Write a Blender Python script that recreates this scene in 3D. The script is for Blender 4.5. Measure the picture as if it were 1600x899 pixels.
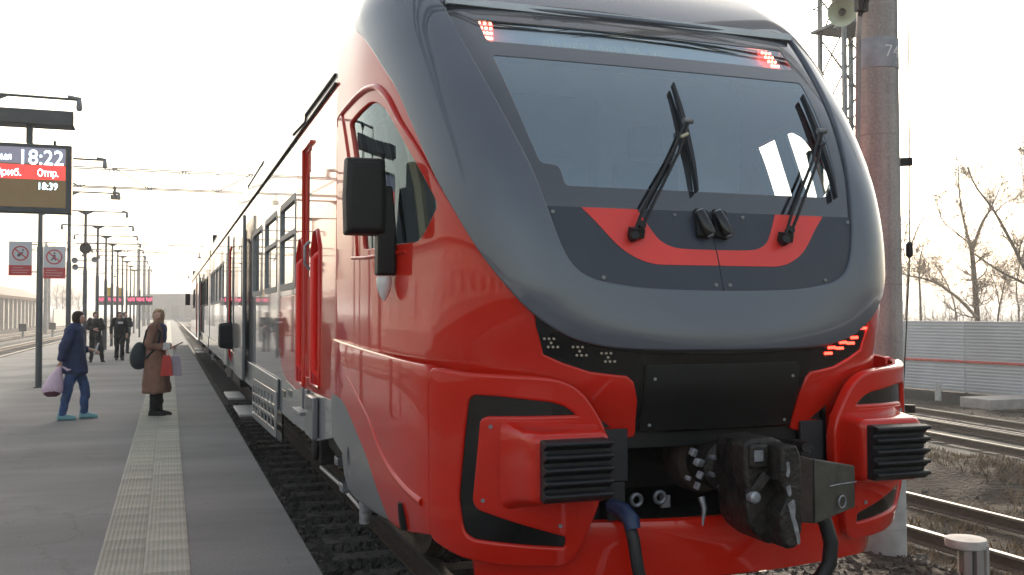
import bpy, bmesh, math, random
import numpy as np
from mathutils import Vector, Matrix, Euler
from mathutils.geometry import delaunay_2d_cdt
random.seed(7); rng = np.random.default_rng(7)
SC = bpy.context.scene; COL = SC.collection
PI = math.pi; R = math.radians
for o in list(bpy.data.objects): bpy.data.objects.remove(o)

# ------------------------------------------------------------------ camera, sky, sun, exposure
cam_d = bpy.data.cameras.new('camera'); cam = bpy.data.objects.new('camera', cam_d); COL.objects.link(cam)
cam.location = (0, 0, 1.8); cam.rotation_euler = (R(91.5), 0, R(-19.3375))
cam_d.sensor_width = 36; cam_d.lens = 1524.09 / 1600 * 36; cam_d.clip_start = .05; cam_d.clip_end = 6000
SC.camera = cam
SUN_EL, SUN_AZ = 20, 24                      # degrees; azimuth from +Y towards +X
w = bpy.data.worlds.new('World'); SC.world = w; w.use_nodes = True
nt = w.node_tree; bg = nt.nodes['Background']
sky = nt.nodes.new('ShaderNodeTexSky'); sky.sky_type = 'NISHITA'; sky.sun_disc = False
sky.sun_elevation = R(SUN_EL); sky.sun_rotation = R(SUN_AZ); sky.air_density = 1.6; sky.dust_density = 5.0; sky.ozone_density = 1.0
hs = nt.nodes.new('ShaderNodeHueSaturation'); hs.inputs['Saturation'].default_value = .55
nt.links.new(sky.outputs[0], hs.inputs['Color']); nt.links.new(hs.outputs[0], bg.inputs[0]); bg.inputs[1].default_value = .15
sd = bpy.data.lights.new('sun', 'SUN'); sun = bpy.data.objects.new('sun', sd); COL.objects.link(sun)
sd.energy = 2.0; sd.angle = R(4); sd.color = (1, .90, .76)
sdir = Vector((math.sin(R(SUN_AZ)) * math.cos(R(SUN_EL)), math.cos(R(SUN_AZ)) * math.cos(R(SUN_EL)), math.sin(R(SUN_EL))))
sun.rotation_euler = sdir.to_track_quat('Z', 'Y').to_euler()
SC.view_settings.view_transform = 'Standard'; SC.view_settings.look = 'None'; SC.view_settings.gamma = 1
SC.view_settings.exposure = .98
SC.render.engine = 'CYCLES'
SC.cycles.max_bounces = 8; SC.cycles.transparent_max_bounces = 16; SC.cycles.sample_clamp_indirect = 6

# ------------------------------------------------------------------ materials
MATS = {}
def mat(name, c, rough=.5, metal=0., coat=0., var=.12, scale=6., bump=0., bscale=40., c2=None, emit=None, estr=1., spec=.5, detail=5., rvar=.12, ior=1.5, crough=.04):
    m = bpy.data.materials.new(name); m.use_nodes = True; n = m.node_tree.nodes; l = m.node_tree.links
    b = n['Principled BSDF']; b.inputs['Roughness'].default_value = rough; b.inputs['Metallic'].default_value = metal
    b.inputs['Coat Weight'].default_value = coat; b.inputs['Coat Roughness'].default_value = crough
    b.inputs['Specular IOR Level'].default_value = spec; b.inputs['IOR'].default_value = ior
    tc = n.new('ShaderNodeTexCoord'); no = n.new('ShaderNodeTexNoise'); no.inputs['Scale'].default_value = scale; no.inputs['Detail'].default_value = detail
    l.new(tc.outputs['Object'], no.inputs['Vector'])
    cr = n.new('ShaderNodeValToRGB'); cr.color_ramp.elements[0].position = .3; cr.color_ramp.elements[1].position = .7
    a = [x * (1 - var) for x in c]; d = [min(1, x * (1 + var)) for x in (c2 or c)]
    cr.color_ramp.elements[0].color = (*a, 1); cr.color_ramp.elements[1].color = (*d, 1)
    l.new(no.outputs[0], cr.inputs[0]); l.new(cr.outputs[0], b.inputs['Base Color'])
    if rvar:
        mr = n.new('ShaderNodeMapRange'); mr.inputs['To Min'].default_value = max(.01, rough - rvar * rough); mr.inputs['To Max'].default_value = min(1, rough + rvar * rough * 1.6)
        l.new(no.outputs[0], mr.inputs['Value']); l.new(mr.outputs[0], b.inputs['Roughness'])
    if bump:
        n2 = n.new('ShaderNodeTexNoise'); n2.inputs['Scale'].default_value = bscale; n2.inputs['Detail'].default_value = 6
        l.new(tc.outputs['Object'], n2.inputs['Vector']); bp = n.new('ShaderNodeBump'); bp.inputs['Strength'].default_value = bump; bp.inputs['Distance'].default_value = .02
        l.new(n2.outputs[0], bp.inputs['Height']); l.new(bp.outputs[0], b.inputs['Normal'])
    if emit: b.inputs['Emission Color'].default_value = (*emit, 1); b.inputs['Emission Strength'].default_value = estr
    MATS[name] = m; return m
def glassmat(name, tint, ior=1.5, rough=.01):
    m = bpy.data.materials.new(name); m.use_nodes = True; n = m.node_tree.nodes; l = m.node_tree.links; n.clear()
    out = n.new('ShaderNodeOutputMaterial'); mx = n.new('ShaderNodeMixShader'); tr = n.new('ShaderNodeBsdfTransparent'); gl = n.new('ShaderNodeBsdfGlossy'); fr = n.new('ShaderNodeFresnel')
    tr.inputs[0].default_value = (*tint, 1); gl.inputs['Roughness'].default_value = rough; gl.inputs['Color'].default_value = (.78, .92, 1, 1); fr.inputs[0].default_value = ior
    ge = n.new('ShaderNodeNewGeometry'); io = n.new('ShaderNodeMapRange'); io.inputs['To Min'].default_value = ior; io.inputs['To Max'].default_value = 1 / ior; l.new(ge.outputs['Backfacing'], io.inputs[0]); l.new(io.outputs[0], fr.inputs[0])
    l.new(fr.outputs[0], mx.inputs[0]); l.new(tr.outputs[0], mx.inputs[1]); l.new(gl.outputs[0], mx.inputs[2]); l.new(mx.outputs[0], out.inputs[0]); MATS[name] = m; return m
RED = mat('red paint', (.62, .015, .004), .36, coat=1., var=.05, scale=3, crough=.03, spec=.12)
REDS = mat('red satin paint', (.92, .055, .042), .42, coat=.25, var=.05, scale=4)
HOOD = mat('grey metallic paint', (.082, .096, .126), .42, metal=.1, coat=1., var=.06, scale=2.5, crough=.015)
HOOD.node_tree.nodes['Principled BSDF'].inputs['Coat IOR'].default_value = 1.6
HATCH = mat('charcoal satin paint', (.036, .043, .062), .40, coat=.15, var=.08, scale=5)
FRIT = mat('black glass border', (.018, .021, .030), .14, coat=1., var=.1, ior=1.9)
BLK = mat('black gloss plastic', (.0045, .0045, .005), .22, coat=.3, var=.2)
BLKM = mat('black matt plastic', (.0032, .0032, .0036), .5, var=.2, scale=15)
RUB = mat('black rubber', (.011, .012, .015), .48, var=.25, scale=20, bump=.1, bscale=90)
DARK = mat('dark underframe steel', (.022, .021, .020), .7, var=.4, scale=7, bump=.2, bscale=25)
CAST = mat('dark cast steel', (.009, .009, .0105), .46, metal=.2, var=.5, scale=11, bump=.6, bscale=35, c2=(.026, .021, .018))
RUST = mat('brown steel', (.05, .033, .025), .65, metal=.2, var=.4, scale=12, bump=.2)
PLATE = mat('grey green steel plate', (.075, .072, .060), .5, metal=.3, var=.3, scale=9, bump=.12)
CHIP = mat('bare worn steel', (.30, .31, .34), .42, metal=.5, var=.4, scale=25)
LGREY = mat('light grey paint', (.30, .31, .325), .25, coat=1., var=.05, scale=2, crough=.03)
SGREY = mat('mid grey paint', (.155, .165, .178), .30, coat=.8, var=.08, scale=3, crough=.06)
ROOF = mat('roof grey paint', (.26, .26, .27), .4, coat=.5, var=.1, scale=3)
WGL = mat('tinted window glass', (.03, .034, .036), .04, coat=1., var=.1, ior=1.7, rvar=0, crough=.0)
WS = glassmat('windscreen glass', (.66, .76, .82), 3.8)
CG = glassmat('cab side glass', (.66, .70, .70), 2.2)
LENS = mat('clear lens', (.75, .74, .72), .08, coat=1., var=.1)
LEDOFF = mat('unlit headlamp lens with faint glow', (.20, .185, .15), .25, var=.2, emit=(1, .9, .7), estr=.05)  # lamps are off; faint emission puts a pale shine into the lenses
LEDRED = mat('lit red lamp', (.9, .04, .03), .3, emit=(1, .035, .02), estr=5.)
LEDHOT = mat('lit red lamp core', (1, .4, .3), .3, emit=(1, .30, .16), estr=9.)
CABIN = mat('cab interior trim', (.66, .72, .76), .7, var=.1, scale=4)
CABD = mat('cab dark trim', (.07, .08, .09), .7, var=.2)
CREAM = mat('cream cab pillar', (.62, .56, .38), .5, var=.08)
STEEL = mat('galvanised steel', (.26, .27, .28), .5, metal=.55, var=.2, scale=12)
POLE = mat('dark grey pole paint', (.085, .092, .098), .5, var=.15, scale=10)
RAILM = mat('polished rail steel', (.42, .40, .38), .28, metal=.9, var=.2, scale=18)
RAILS = mat('rusty rail web', (.075, .05, .036), .8, var=.35, scale=16, bump=.2)
SLP = mat('concrete sleeper', (.115, .105, .092), .85, var=.3, scale=9, bump=.3, bscale=40)
BAL = mat('ballast stone', (.085, .078, .07), .9, var=.45, scale=1.7, bump=.3, bscale=20)
RUBB = mat('pale rubble stone', (.085, .074, .062), .9, var=.45, scale=1.9, bump=.3, bscale=20)
CONC = mat('weathered concrete', (.33, .31, .295), .85, var=.20, scale=3.2, bump=.25, bscale=60, c2=(.35, .325, .305))
def _pil(n, l, b):
    tc = N(n, 'ShaderNodeTexCoord'); r = []
    for sc, lo, hi in (((9, 9, .35), (.33, .315, .30, 1), (.50, .48, .46, 1)), ((2.2, 2.2, 1.6), (.80, .79, .78, 1), (1.08, 1.06, 1.03, 1)), ((45, 45, 45), (.82, .82, .82, 1), (1.05, 1.05, 1.05, 1))):
        mp = N(n, 'ShaderNodeMapping'); mp.inputs['Scale'].default_value = sc; l.new(tc.outputs['Object'], mp.inputs[0]); no = N(n, 'ShaderNodeTexNoise'); no.inputs['Scale'].default_value = 1; no.inputs['Detail'].default_value = 7; l.new(mp.outputs[0], no.inputs['Vector'])
        cr = N(n, 'ShaderNodeValToRGB'); cr.color_ramp.elements[0].position = .34; cr.color_ramp.elements[1].position = .66; cr.color_ramp.elements[0].color = lo; cr.color_ramp.elements[1].color = hi; l.new(no.outputs[0], cr.inputs[0]); r.append((cr, no))
    m1 = N(n, 'ShaderNodeMix', data_type='RGBA', blend_type='MULTIPLY'); m1.inputs[0].default_value = 1; l.new(r[0][0].outputs[0], m1.inputs[6]); l.new(r[1][0].outputs[0], m1.inputs[7])
    m2 = N(n, 'ShaderNodeMix', data_type='RGBA', blend_type='MULTIPLY'); m2.inputs[0].default_value = 1; l.new(m1.outputs[2], m2.inputs[6]); l.new(r[2][0].outputs[0], m2.inputs[7]); l.new(m2.outputs[2], b.inputs['Base Color']); b.inputs['Roughness'].default_value = .88
    bp = N(n, 'ShaderNodeBump'); bp.inputs['Strength'].default_value = .4; bp.inputs['Distance'].default_value = .01; l.new(r[2][1].outputs[0], bp.inputs['Height']); l.new(bp.outputs[0], b.inputs['Normal'])
CONCW = mat('whitewashed concrete', (.50, .49, .47), .85, var=.22, scale=7, bump=.3, bscale=50)
BLUP = mat('blue grey number band', (.31, .32, .345), .7, var=.2, scale=9)
WHT = mat('white paint', (.78, .78, .77), .5, var=.05)
SIGNW = mat('white sign enamel', (.62, .63, .66), .35, var=.04)
SIGNR = mat('red sign enamel', (.55, .05, .06), .4, var=.06)
FEN = mat('grey profiled fence sheet', (.60, .61, .64), .45, metal=.15, var=.07, scale=1.2)
GANT = mat('weathered grey gantry paint', (.17, .175, .18), .6, var=.15, scale=8)
FENR = mat('faded red fence rail', (.62, .10, .08), .5, var=.2, scale=5)
BARK = mat('grey brown bark', (.17, .135, .105), .9, var=.3, scale=14, bump=.4)
TWIG = mat('pale brown twigs', (.28, .225, .165), .9, var=.3, scale=5)
BUD = mat('pale spring buds', (.26, .20, .12), .9, var=.3, scale=3)
STRAW = mat('dry straw grass', (.17, .115, .058), .9, var=.4, scale=.8)
BRICKW = mat('pale rendered wall', (.55, .50, .45), .85, var=.1, scale=2)
BROWN = mat('brown roof sheet', (.17, .10, .07), .7, var=.2, scale=3)
GHOUSE = mat('grey blue hall cladding', (.10, .115, .14), .7, var=.12, scale=.6)
SKIN = mat('skin', (.62, .37, .28), .5, var=.08, scale=20)
NAVY = mat('navy blue cloth', (.030, .048, .125), .8, var=.25, scale=9, bump=.3, bscale=60)
BLUEC = mat('blue work trousers', (.05, .10, .24), .8, var=.25, scale=9, bump=.3, bscale=60)
TEAL = mat('pale turquoise shoe covers', (.20, .42, .46), .6, var=.12, scale=20)
PINK = mat('pink lilac plastic bag', (.74, .55, .68), .45, var=.12, scale=12, bump=.5, bscale=25)
CAMEL = mat('brown wool coat', (.27, .145, .105), .9, var=.16, scale=9, bump=.3, bscale=80)
BLKC = mat('black cloth', (.012, .012, .014), .85, var=.3, scale=10, bump=.3, bscale=60)
GREYC = mat('charcoal cloth', (.05, .05, .055), .85, var=.3, scale=10)
DENIM = mat('slate blue scarf', (.09, .10, .17), .85, var=.25, scale=14)
BAGB = mat('dark blue grey bag', (.020, .032, .042), .6, var=.25, scale=12)
HAIRB = mat('dark brown hair', (.035, .018, .012), .6, var=.4, scale=30, bump=.5, bscale=90)
HAIRL = mat('light brown hair', (.46, .31, .18), .55, var=.35, scale=30, bump=.6, bscale=90)
PAPER = mat('white paper', (.72, .72, .74), .7, var=.05)
BAGR = mat('red paper bag', (.62, .06, .05), .6, var=.08)
BAGV = mat('lilac paper bag', (.42, .36, .44), .6, var=.1)
YEL = mat('yellow board', (.65, .42, .05), .5, var=.1)
BLUET = mat('blue tape', (.014, .035, .10), .4, var=.2, scale=20)
def track_ramp(name, fn):
    m = bpy.data.materials.new(name); m.use_nodes = True; fn(m.node_tree.nodes, m.node_tree.links, m.node_tree.nodes['Principled BSDF']); MATS[name] = m; return m
def N(n, t, **k):
    x = n.new(t)
    for a, b in k.items(): setattr(x, a, b)
    return x
def _asph(n, l, b):
    tc = N(n, 'ShaderNodeTexCoord'); a = N(n, 'ShaderNodeTexNoise'); a.inputs['Scale'].default_value = .45; a.inputs['Detail'].default_value = 8; a.inputs['Roughness'].default_value = .62
    mp = N(n, 'ShaderNodeMapping'); mp.inputs['Scale'].default_value = (.5, 1.6, 1); l.new(tc.outputs['Object'], mp.inputs[0]); l.new(mp.outputs[0], a.inputs['Vector'])
    f = N(n, 'ShaderNodeTexNoise'); f.inputs['Scale'].default_value = 70; f.inputs['Detail'].default_value = 4; l.new(tc.outputs['Object'], f.inputs['Vector'])
    r = N(n, 'ShaderNodeValToRGB'); r.color_ramp.elements[0].position = .32; r.color_ramp.elements[1].position = .7
    r.color_ramp.elements[0].color = (.125, .125, .126, 1); r.color_ramp.elements[1].color = (.235, .23, .226, 1); l.new(a.outputs[0], r.inputs[0])
    r2 = N(n, 'ShaderNodeValToRGB'); r2.color_ramp.elements[0].position = .35; r2.color_ramp.elements[1].position = .68
    r2.color_ramp.elements[0].color = (.72, .72, .72, 1); r2.color_ramp.elements[1].color = (1.12, 1.12, 1.12, 1); l.new(f.outputs[0], r2.inputs[0])
    mx = N(n, 'ShaderNodeMix', data_type='RGBA', blend_type='MULTIPLY'); mx.inputs[0].default_value = .75; l.new(r.outputs[0], mx.inputs[6]); l.new(r2.outputs[0], mx.inputs[7])
    v = N(n, 'ShaderNodeTexVoronoi', feature='DISTANCE_TO_EDGE'); v.inputs['Scale'].default_value = .33
    dn = N(n, 'ShaderNodeTexNoise'); dn.inputs['Scale'].default_value = 1.3; dn.inputs['Detail'].default_value = 6; l.new(tc.outputs['Object'], dn.inputs['Vector'])
    ad = N(n, 'ShaderNodeVectorMath', operation='MULTIPLY_ADD'); ad.inputs[1].default_value = (1.2, 1.2, 0); l.new(dn.outputs['Color'], ad.inputs[0]); l.new(tc.outputs['Object'], ad.inputs[2]); l.new(ad.outputs[0], v.inputs['Vector'])
    cr = N(n, 'ShaderNodeMapRange'); cr.inputs['From Max'].default_value = .006; cr.inputs['To Min'].default_value = .80; l.new(v.outputs[0], cr.inputs[0])
    m2 = N(n, 'ShaderNodeMix', data_type='RGBA', blend_type='MULTIPLY'); m2.inputs[0].default_value = 1; l.new(mx.outputs[2], m2.inputs[6]); l.new(cr.outputs[0], m2.inputs[7])
    sp = N(n, 'ShaderNodeTexVoronoi'); sp.inputs['Scale'].default_value = 3.2; sp.inputs['Randomness'].default_value = 1; l.new(tc.outputs['Object'], sp.inputs['Vector'])
    s2 = N(n, 'ShaderNodeMapRange'); s2.inputs['From Min'].default_value = .045; s2.inputs['From Max'].default_value = .075; s2.inputs['To Min'].default_value = .62; l.new(sp.outputs['Distance'], s2.inputs[0])
    m3 = N(n, 'ShaderNodeMix', data_type='RGBA', blend_type='MULTIPLY'); m3.inputs[0].default_value = .8; l.new(m2.outputs[2], m3.inputs[6]); l.new(s2.outputs[0], m3.inputs[7])
    st = N(n, 'ShaderNodeTexNoise'); st.inputs['Scale'].default_value = 1.1; st.inputs['Detail'].default_value = 4; l.new(tc.outputs['Object'], st.inputs['Vector']); s4 = N(n, 'ShaderNodeMapRange'); s4.inputs['From Min'].default_value = .60; s4.inputs['From Max'].default_value = .72; s4.inputs['To Min'].default_value = 1; s4.inputs['To Max'].default_value = .80; l.new(st.outputs[0], s4.inputs[0])
    m4 = N(n, 'ShaderNodeMix', data_type='RGBA', blend_type='MULTIPLY'); m4.inputs[0].default_value = 1; l.new(m3.outputs[2], m4.inputs[6]); l.new(s4.outputs[0], m4.inputs[7])
    l.new(m4.outputs[2], b.inputs['Base Color']); b.inputs['Roughness'].default_value = .86
    bp = N(n, 'ShaderNodeBump'); bp.inputs['Strength'].default_value = .3; bp.inputs['Distance'].default_value = .006; l.new(f.outputs[0], bp.inputs['Height']); l.new(bp.outputs[0], b.inputs['Normal'])
ASPH = track_ramp('platform asphalt', _asph)
def _grd(n, l, b):
    tc = N(n, 'ShaderNodeTexCoord'); sx = N(n, 'ShaderNodeSeparateXYZ'); l.new(tc.outputs['Object'], sx.inputs[0])
    a = N(n, 'ShaderNodeTexNoise'); a.inputs['Scale'].default_value = 2.2; a.inputs['Detail'].default_value = 11; a.inputs['Roughness'].default_value = .68; l.new(tc.outputs['Object'], a.inputs['Vector'])
    r = N(n, 'ShaderNodeValToRGB'); e = r.color_ramp.elements; e[0].position = .30; e[0].color = (.013, .0095, .007, 1); e[1].position = .72; e[1].color = (.082, .054, .031, 1)
    x = e.new(.5); x.color = (.036, .024, .0145, 1); l.new(a.outputs[0], r.inputs[0])
    f = N(n, 'ShaderNodeTexNoise'); f.inputs['Scale'].default_value = 14; f.inputs['Detail'].default_value = 8; l.new(tc.outputs['Object'], f.inputs['Vector'])
    g = N(n, 'ShaderNodeValToRGB'); g.color_ramp.elements[0].position = .35; g.color_ramp.elements[1].position = .7; g.color_ramp.elements[0].color = (.030, .028, .026, 1); g.color_ramp.elements[1].color = (.11, .102, .092, 1); l.new(f.outputs[0], g.inputs[0])
    mr = N(n, 'ShaderNodeMapRange'); mr.inputs['From Min'].default_value = 4.6; mr.inputs['From Max'].default_value = 5.6
    ad = N(n, 'ShaderNodeMath', operation='MULTIPLY_ADD'); ad.inputs[1].default_value = 1.6; l.new(a.outputs[0], ad.inputs[0]); l.new(sx.outputs[0], ad.inputs[2])
    sb = N(n, 'ShaderNodeMath', operation='SUBTRACT'); sb.inputs[1].default_value = .8; l.new(ad.outputs[0], sb.inputs[0]); l.new(sb.outputs[0], mr.inputs[0])
    mr2 = N(n, 'ShaderNodeMapRange'); mr2.inputs['From Min'].default_value = -12.; mr2.inputs['From Max'].default_value = -14.; l.new(sx.outputs[0], mr2.inputs[0])
    mm = N(n, 'ShaderNodeMath', operation='MAXIMUM'); l.new(mr.outputs[0], mm.inputs[0]); l.new(mr2.outputs[0], mm.inputs[1])
    mx = N(n, 'ShaderNodeMix', data_type='RGBA'); l.new(mm.outputs[0], mx.inputs[0]); l.new(g.outputs[0], mx.inputs[6]); l.new(r.outputs[0], mx.inputs[7])
    l.new(mx.outputs[2], b.inputs['Base Color']); b.inputs['Roughness'].default_value = .95
    bp = N(n, 'ShaderNodeBump'); bp.inputs['Strength'].default_value = .9; bp.inputs['Distance'].default_value = .10; l.new(f.outputs[0], bp.inputs['Height']); l.new(bp.outputs[0], b.inputs['Normal'])
GRD = track_ramp('trackside earth', _grd)
TACT = mat('worn yellowish tactile tile', (.38, .365, .31), .85, var=.12, scale=2.2, bump=.15, bscale=90, c2=(.46, .44, .37))
_n, _l = TACT.node_tree.nodes, TACT.node_tree.links; _oi = _n.new('ShaderNodeObjectInfo'); _mr = _n.new('ShaderNodeMapRange'); _mr.inputs['To Min'].default_value = .80; _mr.inputs['To Max'].default_value = 1.06
_mx = _n.new('ShaderNodeMix'); _mx.data_type = 'RGBA'; _mx.blend_type = 'MULTIPLY'; _mx.inputs[0].default_value = 1; _bs = _n['Principled BSDF']; _src = _bs.inputs['Base Color'].links[0].from_socket
_l.new(_oi.outputs['Random'], _mr.inputs[0]); _l.new(_src, _mx.inputs[6]); _l.new(_mr.outputs[0], _mx.inputs[7]); _l.new(_mx.outputs[2], _bs.inputs['Base Color'])
KERB = mat('kerb concrete', (.20, .20, .195), .85, var=.15, scale=4, bump=.2)

# ------------------------------------------------------------------ object helpers
def worldloc(o):
    v = Vector((0, 0, 0))
    while o: v = v + o.location; o = o.parent
    return v
def thing(name, label, cat, loc=(0, 0, 0), group=None):
    o = bpy.data.objects.new(name, None); COL.objects.link(o); o.location = loc; o.empty_display_size = .1
    o['label'] = label; o['category'] = cat
    if group: o['group'] = group
    return o
def tag(o, label, cat, group=None):
    o['label'] = label; o['category'] = cat
    if group: o['group'] = group
    return o
def finish(me, smooth):
    if smooth:
        me.shade_smooth(); me.set_sharp_from_angle(angle=R(smooth if smooth > 1 else 35))
def link(name, me, parent=None, label=None):
    o = bpy.data.objects.new(name, me); COL.objects.link(o)
    if parent is not None: o.parent = parent
    if label: o['label'] = label
    return o
class MB:
    def __init__(s): s.v = []; s.f = []; s.m = []
    def add(s, vs, fs, mi=0):
        b = len(s.v); s.v += [tuple(map(float, x)) for x in vs]; s.f += [tuple(b + i for i in q) for q in fs]; s.m += [mi] * len(fs); return s
    def box(s, c, d, rot=None, mi=0):
        x, y, z = d[0] / 2, d[1] / 2, d[2] / 2
        vs = [Vector(p) for p in ((-x, -y, -z), (x, -y, -z), (x, y, -z), (-x, y, -z), (-x, -y, z), (x, -y, z), (x, y, z), (-x, y, z))]
        if rot is not None:
            M = Euler(rot).to_matrix(); vs = [M @ p for p in vs]
        c = Vector(c); return s.add([p + c for p in vs], [(3, 2, 1, 0), (4, 5, 6, 7), (0, 1, 5, 4), (1, 2, 6, 5), (2, 3, 7, 6), (3, 0, 4, 7)], mi)
    def bb(s, a, b, mi=0):
        return s.box([(i + j) / 2 for i, j in zip(a, b)], [abs(i - j) for i, j in zip(a, b)], None, mi)
    def tube(s, pts, r, n=8, cap=True, mi=0):
        pts = [Vector(p) for p in pts]; k = len(pts); rr = r if hasattr(r, '__len__') else [r] * k
        t0 = (pts[1] - pts[0]).normalized(); up = Vector((0, 0, 1)) if abs(t0.z) < .9 else Vector((1, 0, 0)); u = t0.cross(up).normalized(); vs = []
        for i, p in enumerate(pts):
            t = (pts[min(i + 1, k - 1)] - pts[max(i - 1, 0)]).normalized(); u = (u - t * u.dot(t)).normalized(); q = t.cross(u)
            for j in range(n):
                a = 2 * PI * j / n; vs.append(p + (u * math.cos(a) + q * math.sin(a)) * rr[i])
        fs = [(i * n + j, i * n + (j + 1) % n, (i + 1) * n + (j + 1) % n, (i + 1) * n + j) for i in range(k - 1) for j in range(n)]
        if cap: fs += [tuple(range(n))[::-1], tuple((k - 1) * n + j for j in range(n))]
        return s.add(vs, fs, mi)
    def lathe(s, prof, o=(0, 0, 0), axis='z', n=20, mi=0, cap=True):
        vs = []
        for r_, h in prof:
            for j in range(n):
                a = 2 * PI * j / n; c_, s_ = math.cos(a) * r_, math.sin(a) * r_
                p = {'z': (c_, s_, h), 'x': (h, c_, s_), 'y': (s_, h, c_)}[axis]; vs.append((p[0] + o[0], p[1] + o[1], p[2] + o[2]))
        k = len(prof); fs = [(i * n + j, i * n + (j + 1) % n, (i + 1) * n + (j + 1) % n, (i + 1) * n + j) for i in range(k - 1) for j in range(n)]
        if cap: fs += [tuple(range(n))[::-1], tuple((k - 1) * n + j for j in range(n))]
        return s.add(vs, fs, mi)
    def loft(s, rings, cap=True, mi=0, closed=True):
        n = len(rings[0]); k = len(rings); vs = [p for r_ in rings for p in r_]; e = n if closed else n - 1
        fs = [(i * n + j, i * n + (j + 1) % n, (i + 1) * n + (j + 1) % n, (i + 1) * n + j) for i in range(k - 1) for j in range(e)]
        if cap and closed: fs += [tuple(range(n))[::-1], tuple((k - 1) * n + j for j in range(n))]
        return s.add(vs, fs, mi)
    def prism(s, poly, a, b, plane='xz', mi=0):
        f = {'xz': lambda p, h: (p[0], h, p[1]), 'xy': lambda p, h: (p[0], p[1], h), 'yz': lambda p, h: (h, p[0], p[1])}[plane]
        return s.loft([[f(p, a) for p in poly], [f(p, b) for p in poly]], True, mi)
    def build(s, name, mats, parent=None, smooth=0, bev=0, label=None, seg=2, lim=35):
        off = worldloc(parent) if parent is not None else Vector((0, 0, 0))
        me = bpy.data.meshes.new(name); me.from_pydata([(x - off.x, y - off.y, z - off.z) for x, y, z in s.v], [], s.f)
        for m_ in (mats if isinstance(mats, (list, tuple)) else [mats]): me.materials.append(m_)
        me.polygons.foreach_set('material_index', s.m)
        bm = bmesh.new(); bm.from_mesh(me); bmesh.ops.recalc_face_normals(bm, faces=bm.faces); bm.to_mesh(me); bm.free()
        finish(me, smooth); o = link(name, me, parent, label)
        if bev:
            md = o.modifiers.new('edge', 'BEVEL'); md.width = bev; md.segments = seg; md.limit_method = 'ANGLE'; md.angle_limit = R(lim)
            if not smooth: me.shade_smooth(); me.set_sharp_from_angle(angle=R(30))
            md.harden_normals = False
        return o
def struct(name, mb, m, parent=None, **k):
    o = mb.build(name, m, parent, **k)
    if parent is None: o['kind'] = 'structure'
    return o
def kids(o): return [c for c in bpy.data.objects if c.parent == o]
def copy_tree(o, loc=None, label=None):
    kidmap = {}
    for c in bpy.data.objects:
        if c.parent: kidmap.setdefault(c.parent.name, []).append(c)
    def rec(a, par):
        c = a.copy(); COL.objects.link(c)
        if par is not None: c.parent = par
        for k in kidmap.get(a.name, []): rec(k, c)
        return c
    r_ = rec(o, None)
    if loc is not None: r_.location = loc
    if label: r_['label'] = label
    return r_
def text_mesh(body, size, align='CENTER'):
    cu = bpy.data.curves.new('t', 'FONT'); cu.body = body; cu.size = size; cu.align_x = align; cu.align_y = 'CENTER'; cu.extrude = .001; cu.resolution_u = 3
    o = bpy.data.objects.new('t', cu); COL.objects.link(o); dg = bpy.context.evaluated_depsgraph_get(); dg.update()
    me = bpy.data.meshes.new_from_object(o.evaluated_get(dg)); V = [tuple(v.co) for v in me.vertices]; Fc = [tuple(p.vertices) for p in me.polygons]
    bpy.data.objects.remove(o); bpy.data.curves.remove(cu); return V, Fc
def text_on(name, body, size, m, parent, pos, align='CENTER', xs=1.):       # upright lettering that faces -y
    V, Fc = text_mesh(body, size, align); mb = MB(); mb.add([(pos[0] + v[0] * xs, pos[1] - v[2], pos[2] + v[1]) for v in V], Fc); return mb.build(name, m, parent)

# ------------------------------------------------------------------ train nose surfaces
def pchip(xs, ys, x):
    xs = np.asarray(xs, float); ys = np.asarray(ys, float); x = np.clip(np.asarray(x, float), xs[0], xs[-1])
    h = np.diff(xs); d = np.diff(ys) / h; m = np.zeros(len(xs)); m[0] = d[0]; m[-1] = d[-1]
    for i in range(1, len(xs) - 1):
        if d[i-1] * d[i] > 0:
            w1 = 2 * h[i] + h[i-1]; w2 = h[i] + 2 * h[i-1]; m[i] = (w1 + w2) / (w1 / d[i-1] + w2 / d[i])
    i = np.clip(np.searchsorted(xs, x, side='right') - 1, 0, len(xs) - 2); t = (x - xs[i]) / h[i]
    return (2*t**3-3*t**2+1)*ys[i] + (t**3-2*t**2+t)*h[i]*m[i] + (-2*t**3+3*t**2)*ys[i+1] + (t**3-t**2)*h[i]*m[i+1]
TX = 2.62                                     # track and train axis
Y0 = ([.3, 1.0, 1.215, 1.48, 1.65, 1.9, 2.33, 2.5, 2.7, 2.97, 3.27, 3.52, 3.84, 4.06, 4.2, 4.3], [4.40, 4.34, 4.30, 4.22, 4.215, 4.27, 4.425, 4.495, 4.61, 4.79, 5.035, 5.265, 5.62, 5.95, 6.35, 7.0])
QQ = ([.3, 1.5, 1.95, 2.33, 3.44, 4.3], [.2, .2, .07, .01, .02, .06])
AS = ([3.9, 4.2, 4.5, 4.75, 5, 5.5, 6, 6.67], [.95, 1.10, 1.22, 1.30, 1.36, 1.455, 1.515, 1.55])
RF = ([0, 3.3, 3.6, 3.84, 4.06, 4.2, 4.3], [1, 1, .99, .945, .83, .66, .32])
R1 = ([.3, 1.6, 2.33, 3.44, 4.3], [.30, .30, .26, .38, .2]); R2 = ([.3, 1.6, 2.33, 3.44, 4.3], [.45, .45, .42, .55, .3])
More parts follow.
